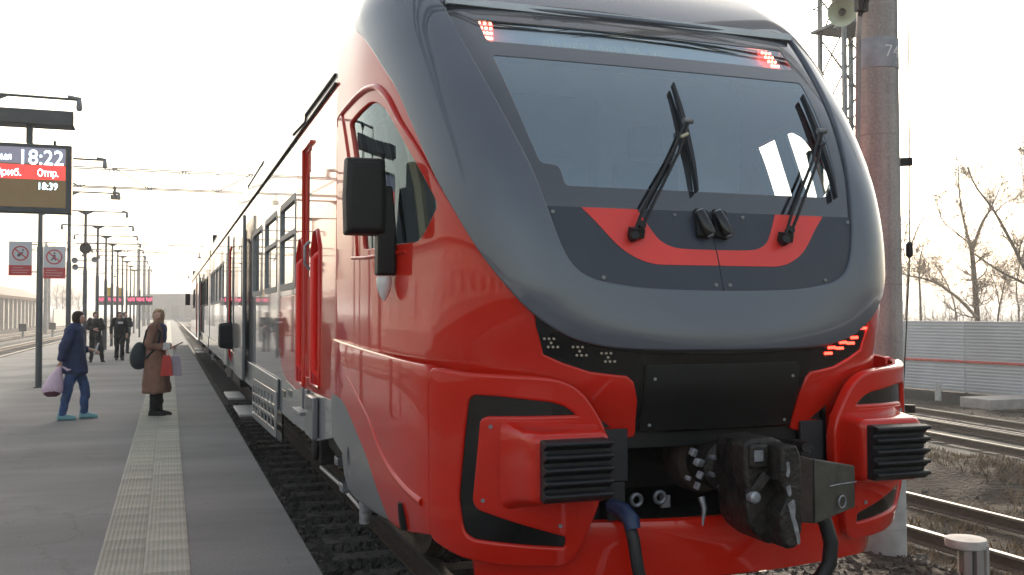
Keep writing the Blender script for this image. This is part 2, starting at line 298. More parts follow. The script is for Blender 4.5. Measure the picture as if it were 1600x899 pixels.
class Hull:
    def __init__(s, outline, zs, pmax=5.2, k=520):
        s.zs = zs; s.ps = np.linspace(0, pmax, k); T = np.zeros((len(zs), k, 2))
        for i, z in enumerate(zs):
            P = outline(z); L = np.concatenate([[0], np.cumsum(np.hypot(*np.diff(P, axis=0).T))])
            T[i, :, 0] = np.interp(s.ps, L, P[:, 0]); T[i, :, 1] = np.interp(s.ps, L, P[:, 1])
        s.T = T
    def at(s, p, z):
        p = np.asarray(p, float); z = np.asarray(z, float); sg = np.where(p < 0, -1., 1.); p = np.abs(p)
        fz = np.clip((z - s.zs[0]) / (s.zs[1] - s.zs[0]), 0, len(s.zs) - 1.001); fp = np.clip(p / s.ps[1], 0, len(s.ps) - 1.001)
        i = fz.astype(int); j = fp.astype(int); a = (fz - i)[..., None]; b = (fp - j)[..., None]; T = s.T
        r = (T[i, j] * (1 - b) + T[i, j+1] * b) * (1 - a) + (T[i+1, j] * (1 - b) + T[i+1, j+1] * b) * a
        return np.stack([TX + sg * r[..., 0], r[..., 1], z], -1)
    def nrm(s, p, z, e=.012):
        z = np.clip(z, s.zs[0] + e, s.zs[-1] - e); dp = s.at(p + e, z) - s.at(p - e, z); dz = s.at(p, z + e) - s.at(p, z - e)
        n = np.cross(dp, dz); return n / np.maximum(np.linalg.norm(n, axis=-1, keepdims=True), 1e-9)
    def p_of_y(s, y, z):
        i = max(0, min(len(s.zs) - 1, int(round((z - s.zs[0]) / (s.zs[1] - s.zs[0]))))); return float(np.interp(y, s.T[i, :, 1], s.ps))
    def pt(s, p, z, off=0.):
        a = s.at(np.array([p]), np.array([z]))[0]; return Vector(a + off * s.nrm(np.array([p]), np.array([z]))[0])
def outlineU(z):
    y0 = float(pchip(*Y0, z)); q = float(pchip(*QQ, z)); rf = float(pchip(*RF, z))
    F = lambda a: y0 + q * a * a
    S = lambda y: pchip(*AS, y) * rf
    a = 1.0
    for _ in range(60): a = .5 * a + .5 * float(S(F(a)))
    yc = F(a); r1 = min(float(pchip(*R1, z)), a * .6); r2 = float(pchip(*R2, z))
    fa = np.linspace(0, a - r1, 30); fr = np.stack([fa, F(fa)], 1)
    P0 = fr[-1]; C = np.array([a, F(a - r1) + 2 * q * (a - r1) * r1]); P2 = np.array([float(S(yc + r2)), yc + r2])
    t = np.linspace(0, 1, 40)[1:, None]; bz = (1-t)**2 * P0 + 2*t*(1-t) * C + t*t * P2
    sy = np.concatenate([np.linspace(yc + r2, max(yc + r2 + .01, 7.5), 60)[1:], [10.]]); return np.concatenate([fr, bz, np.stack([S(sy), sy], 1)])
def catmull(P, n=16):
    P = np.asarray(P, float); Q = np.concatenate([[2*P[0]-P[1]], P, [2*P[-1]-P[-2]]]); out = []
    for i in range(1, len(Q) - 2):
        t = np.linspace(0, 1, n, endpoint=False)[:, None]; a, b, c, d = Q[i-1], Q[i], Q[i+1], Q[i+2]
        out.append(.5 * ((2*b) + (-a+c)*t + (2*a-5*b+4*c-d)*t*t + (-a+3*b-3*c+d)*t**3))
    out.append(Q[-2:-1]); return np.concatenate(out)
_bc = catmull([(0, 4.235), (.3, 4.235), (.6, 4.245), (.8, 4.27), (1.0, 4.315), (1.18, 4.40), (1.32, 4.52), (1.41, 4.68), (1.465, 4.95), (1.51, 5.4), (1.555, 6.0), (1.585, 6.67), (1.585, 8), (1.585, 10)])
BZ = ([.3, .55, .7, .9, 1.3, 1.5, 1.66], [.16, .09, .045, .012, 0, .0, .014])
def outlineB(z):
    d = float(pchip(*BZ, z)); t = np.gradient(_bc, axis=0); n = np.stack([t[:, 1], -t[:, 0]], 1); n /= np.linalg.norm(n, axis=1)[:, None]
    P = _bc - n * d; P[:, 0] = np.maximum(P[:, 0], 0); P[0, 0] = 0; return P
HU = Hull(outlineU, np.linspace(.3, 4.3, 401)); HB = Hull(outlineB, np.linspace(.3, 1.66, 137))
class Flat:                                   # the straight body side, chart (p, z): left side p = -y, right side p = y
    def __init__(s, half=1.55): s.h = half
    def at(s, p, z):
        p = np.asarray(p, float); z = np.asarray(z, float); return np.stack([TX + np.where(p < 0, -s.h, s.h), np.abs(p), z], -1)
    def nrm(s, p, z):
        p = np.asarray(p, float); return np.stack([np.where(p < 0, -1., 1.), 0 * p, 0 * p], -1)
    def pt(s, p, z, off=0.): return Vector((TX + (-1 if p < 0 else 1) * (s.h + off), abs(p), z))
SIDE = Flat()
def dens(poly, res):
    out = []
    for i in range(len(poly)):
        a, b = np.array(poly[i], float), np.array(poly[(i + 1) % len(poly)], float); k = max(1, int(math.ceil(np.linalg.norm(b - a) / res)))
        for j in range(k): out.append(tuple(a + (b - a) * j / k))
    return out
def area(P): return .5 * sum(P[i-1][0] * P[i][1] - P[i][0] * P[i-1][1] for i in range(len(P)))
def inside(P, poly):
    x, y = P[:, 0], P[:, 1]; r = np.zeros(len(P), bool); j = len(poly) - 1
    for i in range(len(poly)):
        xi, yi = poly[i]; xj, yj = poly[j]; c = ((yi > y) != (yj > y)); 
        if yi != yj: r ^= c & (x < (xj - xi) * (y - yi) / (yj - yi) + xi)
        j = i
    return r
def edist(P, poly):
    d = np.full(len(P), 9.)
    for i in range(len(poly)):
        a, b = np.array(poly[i-1]), np.array(poly[i]); ab = b - a; t = np.clip(((P - a) @ ab) / max(ab @ ab, 1e-12), 0, 1); d = np.minimum(d, np.linalg.norm(P - a - t[:, None] * ab, axis=1))
    return d
def rnd(poly, r, n=4):                        # round the corners of a polygon
    out = []; k = len(poly)
    for i in range(k):
        a, b, c = (np.array(poly[(i + q) % k], float) for q in (-1, 0, 1)); u, v = a - b, c - b; lu, lv = np.linalg.norm(u), np.linalg.norm(v); q = min(r, lu * .45, lv * .45)
        p0, p2 = b + u / lu * q, b + v / lv * q
        for j in range(n + 1):
            t = j / n; out.append(tuple((1-t)**2 * p0 + 2*t*(1-t) * b + t*t * p2))
    return out
def smoothcurve(P, n=6): return [tuple(x) for x in catmull(P, n)]
def patch(name, outer, holes, H, off, thick, m, parent, res=.06, bev=.004, label=None, kind=None):
    loops = [dens(outer, res)] + [dens(h, res) for h in holes]
    loops = [L[::-1] if (area(L) < 0) == (i == 0) else L for i, L in enumerate(loops)]
    pts = []; edges = []
    for L in loops:
        b = len(pts); pts += L; edges += [(b + i, b + (i + 1) % len(L)) for i in range(len(L))]
    A = np.array(loops[0]); gx = np.arange(A[:, 0].min(), A[:, 0].max(), res); gz = np.arange(A[:, 1].min(), A[:, 1].max(), res)
    if len(gx) and len(gz):
        g = np.stack(np.meshgrid(gx, gz), -1).reshape(-1, 2); k = inside(g, loops[0])
        for h in loops[1:]: k &= ~inside(g, h)
        g = g[k]
        if len(g):
            dd = np.min([edist(g, L) for L in loops], 0); g = g[dd > res * .45]; pts += [tuple(q) for q in g]
    r_ = delaunay_2d_cdt([Vector(p) for p in pts], edges, [], 0, 1e-6); P2 = np.array([tuple(v) for v in r_[0]]); F2 = np.array([f for f in r_[2] if len(f) == 3])
    cen = P2[F2].mean(1); k = inside(cen, loops[0])
    for h in loops[1:]: k &= ~inside(cen, h)
    F2 = F2[k]; n0 = len(P2)
    S = H.at(P2[:, 0], P2[:, 1]); Nn = H.nrm(P2[:, 0], P2[:, 1]); V = list(S + Nn * off); NV = list(Nn); faces = [tuple(int(i) for i in f) for f in F2]; nt_ = len(faces)
    for L in loops:                           # rounded rim and the edge that goes down into the body
        L = np.array(L); t = np.roll(L, -1, 0) - np.roll(L, 1, 0); t /= np.maximum(np.linalg.norm(t, axis=1, keepdims=True), 1e-9); o2 = np.stack([t[:, 1], -t[:, 0]], 1)
        rows = []
        for ins, dz in ((0, 0), (bev * .7, -bev * .3), (bev, -bev), (bev, -thick)):
            q = L + o2 * ins; s_ = H.at(q[:, 0], q[:, 1]); nn = H.nrm(L[:, 0], L[:, 1]); b = len(V); V += list(s_ + nn * (off + dz)); rows.append(b); 
            w_ = {0: 1., -bev * .3: .6, -bev: .2}.get(dz, 0.); s3 = H.at(L[:, 0] + o2[:, 0] * .01, L[:, 1] + o2[:, 1] * .01) - H.at(L[:, 0], L[:, 1]); s3 /= np.maximum(np.linalg.norm(s3, axis=1, keepdims=True), 1e-9)
            q3 = nn * w_ + s3 * (1 - w_); NV += list(q3 / np.maximum(np.linalg.norm(q3, axis=1, keepdims=True), 1e-9))
        k = len(L)
        for a, b in zip(rows, rows[1:]): faces += [(a + i, b + i, b + (i + 1) % k, a + (i + 1) % k) for i in range(k)]
    offv = np.array(worldloc(parent)) if parent is not None else np.zeros(3)
    me = bpy.data.meshes.new(name); me.from_pydata([tuple(v - offv) for v in V], [], faces); me.materials.append(m); me.shade_smooth()
    me.normals_split_custom_set_from_vertices([tuple(v) for v in NV]); o = link(name, me, parent, label)
    if kind: o['kind'] = kind
    return o
def mir(P): return [(-p, z) for p, z in P][::-1]

# ------------------------------------------------------------------ ground, platform, tracks
def gz(x, y):
    t = np.clip((x - 5.75) / 2.2, 0, 1); t = t * t * (3 - 2 * t); z = -.30 - .74 * t
    t2 = np.clip((x - 11.6) / 1.5, 0, 1) * np.clip((14.6 - x) / 1., 0, 1); z = z + .22 * t2
    t3 = np.clip((x - 14.2) / 1.5, 0, 1); return z - .22 * t3
axx = np.unique(np.concatenate([[-2500, -900, -300, -120, -60, -35, -20, -12, -9, -6, 0, .9], np.arange(1, 4.6, .3), np.arange(4.6, 16, .16), np.arange(16, 34, .5), [40, 60, 100, 200, 500, 1200, 2500]]))
axy = np.unique(np.concatenate([[-800, -200, -60, -20, -5, 0], np.arange(2, 24, .2), np.arange(24, 50, .8), [60, 80, 110, 160, 240, 400, 800, 1600, 3000]]))
GX, GY = np.meshgrid(axx, axy, indexing='ij'); GZ = gz(GX, GY)
def vnoise(x, y, s, seed):
    r_ = np.random.default_rng(seed).random((64, 64)); u, v = x / s, y / s; i, j = np.floor(u).astype(int), np.floor(v).astype(int); a, b = u - i, v - j; a = a*a*(3-2*a); b = b*b*(3-2*b)
    g = lambda p, q: r_[p % 64, q % 64]
    return (g(i, j)*(1-a)+g(i+1, j)*a)*(1-b)+(g(i, j+1)*(1-a)+g(i+1, j+1)*a)*b - .5
def bumps(x, y):
    k = np.clip((x - 4.9) / .8, 0, 1) * np.clip((60 - x) / 20, 0, 1) * np.clip((80 - y) / 30, 0, 1)
    return k * (.22 * vnoise(x, y, 2.3, 1) + .16 * vnoise(x, y, .9, 2) + .12 * vnoise(x, y, .42, 3))
def ground_z(x, y): x = np.asarray(x, float); y = np.asarray(y, float); return gz(x, y) + bumps(x, y) * np.where((abs(x - 9.4) < 1.6), .35, 1)
GZ = ground_z(GX, GY); nx, ny = GX.shape
gm = MB(); gm.add(np.stack([GX, GY, GZ], -1).reshape(-1, 3), [(i * ny + j, (i + 1) * ny + j, (i + 1) * ny + j + 1, i * ny + j + 1) for i in range(nx - 1) for j in range(ny - 1)])
struct('ground', gm, GRD, smooth=60)
PX0, PX1, PZ = -5.7, .912, .2
pf = MB().loft([[(PX0, y, -.6), (PX1 - .03, y, -.6), (PX1 - .03, y, .02), (PX1, y, .03), (PX1, y, PZ - .02), (PX1 - .015, y, PZ), (PX0 + .02, y, PZ), (PX0, y, PZ - .02)] for y in (-12, 2, 12, 30, 60, 120, 240, 420)])
PLAT = struct('platform', pf, ASPH)
# tactile paving: two tiles across, raised dashes on each
def tile_mesh():
    mb = MB(); W_, L_ = .277, .293; mb.loft([[(sx * (W_ / 2 - i), sy * (L_ / 2 - i), z) for sx, sy in ((-1, -1), (1, -1), (1, 1), (-1, 1))] for i, z in ((0, -.02), (0, .002), (.004, .005))])
    for i in range(9):
        for j in range(6):
            x, y = (i - 4) * .0295, (j - 2.5) * .047; s = .009; t = .017
            b = [(x - s, y - t, .005), (x + s, y - t, .005), (x + s, y + t, .005), (x - s, y + t, .005), (x - s * .6, y - t * .75, .0105), (x + s * .6, y - t * .75, .0105), (x + s * .6, y + t * .75, .0105), (x - s * .6, y + t * .75, .0105)]
            mb.add(b, [(4, 5, 6, 7), (0, 1, 5, 4), (1, 2, 6, 5), (2, 3, 7, 6), (3, 0, 4, 7)])
    return mb
t0 = tile_mesh().build('tactile_tile', TACT, PLAT); tme = t0.data; first_t = True
for r_ in range(150):
    for c in range(2):
        if len([0]) and first_t: o = t0; first_t = False
        else: o = bpy.data.objects.new('tactile_tile', tme); COL.objects.link(o); o.parent = PLAT
        o.location = (-.282 + c * .279, 3.6 + r_ * .297 + (0 if c else .11), PZ + .003 + rng.normal() * .0006); o.rotation_euler = (rng.normal() * .003, rng.normal() * .003, rng.normal() * .006)
fs_ = MB(); fs_.bb((-.42, 48.2, PZ - .01), (.134, 200, PZ + .006)); fo = fs_.build('tactile_strip', TACT, PLAT)
def track(p0, p1, zt, sl=(0, 0), far=(0, 0), gauge=1.52, bury=0., bed=None, label=None):
    p0, p1 = Vector((*p0, 0)), Vector((*p1, 0)); d = (p1 - p0).normalized(); nrm = Vector((d.y, -d.x, 0)); L = (p1 - p0).length
    root = bpy.data.objects.new('railway_track', None); COL.objects.link(root); root.location = (p0.x, p0.y, zt); root['kind'] = 'structure'
    pr = [(-.036, 0), (.036, 0), (.037, -.03), (.010, -.045), (.009, -.135), (.07, -.155), (.075, -.17), (-.075, -.17), (-.07, -.155), (-.009, -.135), (-.010, -.045), (-.037, -.03)]
    for s in (-1, 1):
        c = p0 + nrm * s * (gauge / 2 + .036); mb = MB(); mb.loft([[(q.x + nrm.x * a, q.y + nrm.y * a, zt + b) for a, b in pr] for q in (c, c + d * L)]); mb.m = [1] * len(mb.f); mb.m[0] = 0; mb.m[11] = 0; mb.m[1] = 0
        mb.build('rail', [RAILM, RAILS], root)
    ang = math.atan2(d.y, d.x) - PI / 2; sm = None; n = 0
    def one(): return MB().loft([[(x, y, z) for x, y, z in ((-1.35, -w_, -.20), (1.35, -w_, -.20), (1.35, -w_ * .8, h), (-1.35, -w_ * .8, h), (-1.35, w_ * .8, h), (1.35, w_ * .8, h), (1.35, w_, -.2), (-1.35, w_, -.2))] for w_, h in ((.13, 0),)] * 1)
    def slab(mb, c, dz=0):
        e = d * .13; e2 = d * .11; q = nrm * 1.35; z0, z1 = zt - .36 - bury, zt - .172 - bury + dz
        mb.add([(c - q - e)[:2] + (z0,), (c + q - e)[:2] + (z0,), (c + q + e)[:2] + (z0,), (c - q + e)[:2] + (z0,), (c - q - e2)[:2] + (z1,), (c + q - e2)[:2] + (z1,), (c + q + e2)[:2] + (z1,), (c - q + e2)[:2] + (z1,)] if False else [(*(c - q - e).xy, z0), (*(c + q - e).xy, z0), (*(c + q + e).xy, z0), (*(c - q + e).xy, z0), (*(c - q - e2).xy, z1), (*(c + q - e2).xy, z1), (*(c + q + e2).xy, z1), (*(c - q + e2).xy, z1)],
               [(3, 2, 1, 0), (4, 5, 6, 7), (0, 1, 5, 4), (1, 2, 6, 5), (2, 3, 7, 6), (3, 0, 4, 7)])
    if sl[1] > sl[0]:
        k0 = sl[0]; mb = MB(); slab(mb, p0 + d * k0); so = mb.build('sleeper', SLP, root); so0 = so.location.copy(); i = 1
        while k0 + i * .58 < sl[1]:
            o = bpy.data.objects.new('sleeper', so.data); COL.objects.link(o); o.parent = root; o.location = d * (i * .58) + nrm * rng.normal() * .02; o.rotation_euler = (0, 0, 0); i += 1
    if far[1] > far[0]:
        mb = MB(); k = far[0]
        while k < far[1]: slab(mb, p0 + d * k, rng.normal() * .008); k += .58
        o = mb.build('sleepers', SLP, root); o['kind'] = 'stuff'
    if bed:
        mb = MB(); mb.loft([[(*(c + nrm * a).xy, z) for a, z in ((-2.3, zt - .55), (-1.6, zt - .2), (-.6, zt - .235), (.6, zt - .235), (1.6, zt - .2), (2.3, zt - .55))] for c in [p0 + d * L * t for t in np.linspace(0, 1, 12)]], False, closed=False)
        mb.build('ballast_bed', bed, root)
    return root
BED = mat('ballast bed', (.06, .056, .05), .95, var=.6, scale=22, bump=1., bscale=30, c2=(.125, .115, .10))
track((TX, -8), (TX, 330), 0, (9, 48), (48.4, 160), bed=BED)
track((-7.45, 18), (-7.45, 420), 0, far=(0, 200), bed=BED)
track((-12.3, 30), (-12.3, 420), 0, far=(0, 150), bed=BED)
track((9.42, -6), (9.42, 200), -.82, bury=.06)
def at(px, py, D):                            # the point at depth D behind a spot of the view, for things of the far scenery
    q = cam.matrix_basis; l = Vector(((px - 800) / 1524.09 * D, -(py - 449.5) / 1524.09 * D, -D)); return q @ l
track((19.72 - .75 * 1 + -.1 * 20, 18.3 - 20 * 1.05), (22.6, 52), -.92, bury=.05, far=(0, 75), bed=BED)
track((15.3, 1.5), (20.5, 45), -.92, bury=.05, far=(0, 45), bed=BED)
# loose stones and rubble, dry grass
def stones(name, n, fx, fy, size, m, seed, zf):
    r_ = np.random.default_rng(seed); mb = MB()
    base = [Vector(v) for v in ((1, 0, 0), (-1, 0, 0), (0, 1, 0), (0, -1, 0), (0, 0, 1), (0, 0, -1), (.6, .6, .5), (-.6, .6, .4), (.6, -.6, .45), (-.6, -.6, .5))]
    F0 = [(4, 6, 8), (4, 7, 6), (4, 9, 7), (4, 8, 9), (6, 0, 8), (6, 2, 0), (7, 2, 6), (7, 1, 2), (9, 1, 7), (9, 3, 1), (8, 3, 9), (8, 0, 3), (5, 0, 2), (5, 2, 1), (5, 1, 3), (5, 3, 0)]
    for _ in range(n):
        x, y = fx(r_), fy(r_); s = size * math.exp(r_.normal() * .4); M = Euler(r_.random(3) * 6.3).to_matrix(); sc = Vector((1, .6 + .6 * r_.random(), .45 + .4 * r_.random())) * s
        z = zf(x, y); mb.add([M @ Vector((v.x * sc.x * (1 + .25 * r_.normal()), v.y * sc.y, v.z * sc.z)) + Vector((x, y, z + s * .2)) for v in base], F0)
    o = mb.build(name, m); o['kind'] = 'stuff'; return o
stones('ballast', 9000, lambda r_: r_.uniform(.93, 1.75), lambda r_: 5 + 17 * r_.random() ** 1.5, .024, BAL, 3, lambda x, y: -.205 - .12 * max(0, (1.3 - x)))
stones('gravel', 5200, lambda r_: r_.uniform(2.0, 6.6), lambda r_: 4.2 + 6 * r_.random() ** 1.3, .022, RUBB, 4, lambda x, y: float(ground_z(x, y)) if x > 4.2 else -.2)
stones('rubble', 900, lambda r_: r_.uniform(4.4, 12), lambda r_: 5 + 11 * r_.random(), .022, RUBB, 5, lambda x, y: float(ground_z(x, y)) - .005)
stones('rubble', 5000, lambda r_: r_.uniform(14.8, 26), lambda r_: 13 + 24 * r_.random(), .028, RUBB, 6, lambda x, y: float(ground_z(x, y)) - .01)
gr = MB(); r_ = np.random.default_rng(11)
for _ in range(19000):
    x, y = r_.uniform(5.0, 16), r_.uniform(5, 21)
    if vnoise(np.array(x), np.array(y), .8, 8) < -.10 or abs(abs(x - 9.42) - .8) < .12: continue
    z = float(ground_z(x, y))
    for _k in range(3):
        a = r_.uniform(0, 6.3); h = r_.uniform(.03, .15); w_ = .005 + .006 * r_.random(); lx, ly = math.cos(a) * h * r_.uniform(.3, 1.4), math.sin(a) * h * r_.uniform(.3, 1.4); qx, qy = -math.sin(a) * w_, math.cos(a) * w_; bx, by = x + r_.normal() * .04, y + r_.normal() * .04
        gr.add([(bx - qx, by - qy, z - .01), (bx + qx, by + qy, z - .01), (bx + lx, by + ly, z + h)], [(0, 1, 2)])
go = gr.build('dry_grass', STRAW); go['kind'] = 'stuff'

# ------------------------------------------------------------------ masts, pillar, gantries, fence, buildings, trees
def bars(mb, segs, r_, n=4):
    for a, b in segs: mb.tube([a, b], r_, n)
pil = thing('concrete_pillar', 'thick round concrete pillar with number 74 right beside the train front', 'pillar', (5.865, 6.99, -.35))
pm = MB().lathe([(.200 - .0065 * (z + .35) + .0012 * math.sin(z * 9), z) for z in np.linspace(-.6, 11, 40)], (5.865, 6.99, 0), 'z', 36); pm.build('shaft', track_ramp('streaked pillar concrete', _pil), pil, 60); MB().lathe([(.2015 - .0065 * (z + .35), z) for z in (-.6, -.2, .2, .40, .43)], (5.865, 6.99, 0), 'z', 36, cap=False).build('whitewash', mat('worn whitewash', (.36, .36, .36), .85, var=.2, scale=6, bump=.3), pil, 60)
for z in (-.05, 1.35, 2.05, 3.35, 4.75): MB().lathe([(.2005 - .0065 * (z + .35), z - .006), (.2035 - .0065 * (z + .35), z), (.2005 - .0065 * (z + .35), z + .006)], (5.865, 6.99, 0), 'z', 36, cap=False).build('cast_seam', CONC, pil, 60)
zc = 4.06; rb = .2025 - .0065 * (zc + .35)
MB().lathe([(rb - .01, zc - .13), (rb + .004, zc - .13), (rb + .004, zc + .13), (rb - .01, zc + .14)], (5.865, 6.99, 0), 'z', 40, cap=False).build('number_band', BLUP, pil, 60)
for body_, a0 in (('7', -.40), ('4', .06)):  # painted number wraps round the shaft
    V, Fc = text_mesh(body_, .15); mb = MB(); base_a = math.atan2(-6.99, -5.865)
    mb.add([(5.865 + (rb + .0065 + v[2]) * math.cos(base_a + .95 + a0 + v[0] / rb), 6.99 + (rb + .0065 + v[2]) * math.sin(base_a + .95 + a0 + v[0] / rb), zc + v[1]) for v in V], Fc); mb.build('painted_number', WHT, pil)
cb = MB().tube([(5.60, 6.86, 12), (5.60, 6.86, 4.6), (5.575, 6.88, 4.2), (5.565, 6.90, 3.0), (5.555, 6.92, -.2)], .022, 8); cb.build('cable_duct', CONC, pil, 50)
MB().tube([(5.60, 6.86, 8), (5.63, 6.81, 4.9), (5.62, 6.80, 4.5), (5.57, 6.86, 4.35)], .02, 6).box((5.585, 6.85, 4.45), (.10, .06, .12)).build('cable_clip', CAST, pil, 50)
for z in (3.12, .97): MB().box((6.0, 6.92, z), (.26, .06, .07), (0, 0, -.7)).build('bracket', BLKM, pil, bev=.005)
wi = thing('earth_wire', 'thin wire with insulator hanging down the right side of the pillar', 'wire', (6.08, 6.86, .9))
MB().tube([(6.085, 6.855, 9), (6.085, 6.855, 3.1), (6.075, 6.86, 2.2), (6.04, 6.88, 1.5), (6.02, 6.9, 1.0)], .006, 5).build('strand', CAST, wi); MB().lathe([(.012, 2.28), (.03, 2.30), (.03, 2.40), (.012, 2.42)], (6.075, 6.86, 0), 'z', 10).build('insulator', BLKM, wi, 40)
sm = thing('marker_post', 'short whitewashed concrete marker post with round cap beside the track', 'post', (6.02, 6.18, -.4))
mb = MB().lathe([(.14, -.065), (.155, -.055), (.158, -.005), (.152, .008), (.02, .02)], (6.0, 6.18, 0), 'z', 28); mb.build('cap', CONCW, sm, 40, bev=0)
for i in range(5):
    a = -2.35 + i * .62; MB().box((6.02 + .125 * math.cos(a), 6.18 + .125 * math.sin(a), -.26), (.055, .06, .45), (0, 0, a)).build('leg', CONC, sm, bev=.006)
MB().lathe([(.075, -.5), (.075, -.04)], (6.02, 6.18, 0), 'z', 16).build('core', CONC, sm, 40)
# lattice lighting mast behind the train
lm = thing('lighting_mast', 'pale grey steel lattice lighting mast behind the train and pillar', 'mast', (12.62, 15.9, -1))
hw = .37; cs = [(12.62 + sx * hw, 15.9 + sy * hw) for sx, sy in ((-1, -1), (1, -1), (1, 1), (-1, 1))]
for x, y in cs: MB().box((x, y, 5), (.075, .075, 12.2)).build('leg', STEEL, lm, bev=.004)
br = 0
for i in range(14):
    z0 = -.9 + i * .82
    for a, b in zip(cs, cs[1:] + cs[:1]): MB().tube([(*a, z0), (*b, z0 + .82)], .022, 4).build('brace', STEEL, lm); MB().tube([(*b, z0), (*a, z0 + .82)], .014, 4).build('brace', STEEL, lm)
MB().bb((12.12, 15.4, 7.40), (13.12, 16.4, 7.46)).build('work_platform', STEEL, lm, bev=.005)
for z in (7.9, 8.4): MB().tube([(12.15, 15.42, z), (13.09, 15.42, z), (13.09, 16.38, z), (12.15, 16.38, z), (12.15, 15.42, z)], .018, 5, False).build('guard_rail', STEEL, lm)
MB().bb((12.2, 15.8, 7.47), (13.0, 15.83, 8.9)).build('panel_sheet', STEEL, lm)
MB().tube([(11.9, 15.35, 7.2), (12.3, 15.3, 7.75), (12.62, 15.3, 8.8)], .035, 6).build('strut', STEEL, lm)
fl = thing('floodlight', 'round greenish white floodlight dish on the lattice mast', 'lamp', (12.33, 15.3, 7.5))
D0 = at(1316, 19, 18.0); M_ = Vector((-.62, -.72, -.30)).to_track_quat('Z', 'Y').to_matrix()
def lathe_dir(prof, o, M, n=24):
    mb = MB(); mb.lathe(prof, (0, 0, 0), 'z', n, cap=False); mb.v = [tuple(M @ Vector(v) + o) for v in mb.v]; return mb
DISH = mat('greenish white reflector', (.62, .66, .50), .35, var=.1)
lathe_dir([(.03, -.16), (.13, -.13), (.21, -.04), (.25, .06), (.262, .07), (.25, .065), (.205, -.03), (.12, -.11), (.03, -.14)], D0, M_).build('dish', DISH, fl, 50); lathe_dir([(.02, -.13), (.06, -.06), (.07, .02), (.05, .06), (.0, .07)], D0, M_, 16).build('lamp', CAST, fl, 50)
lathe_dir([(.06, -.30), (.07, -.28), (.07, -.16), (.03, -.14)], D0, M_, 14).build('housing', STEEL, fl, 50)
def gantry(y, z0, z1, xa, xb, label, posts, GANT=GANT, th=1.):
    g = thing('gantry_beam', label, 'gantry', (xa, y, z0)); mb = MB()
    for yy in (-.25, .25):
        for z in (z0, z1): MB().tube([(xa, y + yy, z), (xb, y + yy, z)], .028 * th, 6).build('chord', GANT, g)
    n = int((xb - xa) / 1.3); xs = np.linspace(xa, xb, n + 1)
    for i in range(n):
        for yy in (-.25, .25):
            a, b = (z0, z1) if i % 2 else (z1, z0); MB().tube([(xs[i], y + yy, a), (xs[i + 1], y + yy, b)], .018 * th, 4).build('lacing', GANT, g)
    for i in range(0, n + 1, 3): MB().tube([(xs[i], y - .25, z0), (xs[i], y - .25, z1)], .016, 4).build('lacing', GANT, g)
    for k in posts: MB().tube([(k, y, z0), (k, y, z0 - .35)], .06, 8).bb((k - .16, y - .1, z0 - .5), (k + .16, y + .1, z0 - .3)).build('insulator', POLE, g)
    return g
gantry(6.45, 7.4, 8.1, -12, 13, 'lattice catenary gantry passing high over the train front, mirrored in the windscreen', (3.4, 3.7, -7.4), POLE, 1.8)
gantry(43.7, 7.02, 7.8, -10.4, 6.0, 'lattice catenary gantry crossing the platform above the nearer half of the train', (-2.2, -7.4))
gantry(96, 7.4, 8.1, -13, 8, 'faint lattice catenary gantry far down the platform', (2.6, -7.4))
gantry(150, 7.4, 8.1, -13, 8, 'faintest and farthest lattice catenary gantry', (2.6, -7.4))
def mast(x, y, h, r_, label, nm='catenary_mast'):
    t = thing(nm, label, 'mast', (x, y, -.3), 'catenary masts'); MB().lathe([(r_, -.3), (r_ * .7, h)], (x, y, 0), 'z', 14).build('shaft', CONC, t, 50); MB().bb((x - .05, y - .05, h), (x + .05, y + .05, h + .25)).build('cap', POLE, t); return t
mast(-10.4, 43.7, 8.3, .2, 'concrete catenary mast carrying the near gantry beam, hidden mostly by the display board')
for (px_, D_, h, l_) in ((71, 95, 8.5, 'concrete catenary mast left of the station tracks behind the lamp posts'), (76, 118, 9, 'second concrete catenary mast close behind the one left of the tracks'), (216, 100, 8.4, 'tall dark mast standing on the platform beyond the guards'), (225, 118, 8.6, 'tall mast next beyond the first dark platform mast'), (232, 126, 7.4, 'shorter mast at the right of the far platform group')):
    p = at(px_, 490, D_); mast(p.x, p.y, h, .22, l_)
# corrugated fence on the right with a red rail
F0, F1 = Vector((25.2, 30.5, 0)), Vector((26.25, 23.9, 0)); fd = (F1 - F0).normalized(); fa = F0 - fd * 26; FZ0, FZ1 = -.92, 1.52
FEN2 = mat('duller grey fence sheet', (.53, .54, .56), .5, metal=.15, var=.12, scale=.7)
fence = thing('metal_fence', 'long grey corrugated metal fence with a faded red rail beyond the tracks', 'fence', (fa.x, fa.y, -1.1)); fn = Vector((fd.y, -fd.x, 0))
if fn.x > 0: fn = -fn
nrib = 22; sec_ = []
for i in range(nrib):
    z = FZ0 + (FZ1 - FZ0) * i / nrib; h = (FZ1 - FZ0) / nrib; sec_ += [(0, z), (0, z + h * .45), (.028, z + h * .55), (.028, z + h * .95)]
sec_ += [(0, FZ1)]
for k in range(10):
    a, b = fa + fd * (k * 5.0), fa + fd * (k * 5.0 + 4.985); o_ = fn * (.006 * (k % 2))
    mb = MB(); mb.loft([[(q.x + fn.x * d + o_.x, q.y + fn.y * d + o_.y, z) for d, z in sec_] + [(q.x - fn.x * .02, q.y - fn.y * .02, FZ1), (q.x - fn.x * .02, q.y - fn.y * .02, FZ0)] for q in (a, b)], True); mb.build('panel', FEN if k % 3 else FEN2, fence)
    MB().box((a.x - fn.x * .08, a.y - fn.y * .08, .2), (.1, .1, 2.6)).build('post', POLE, fence)
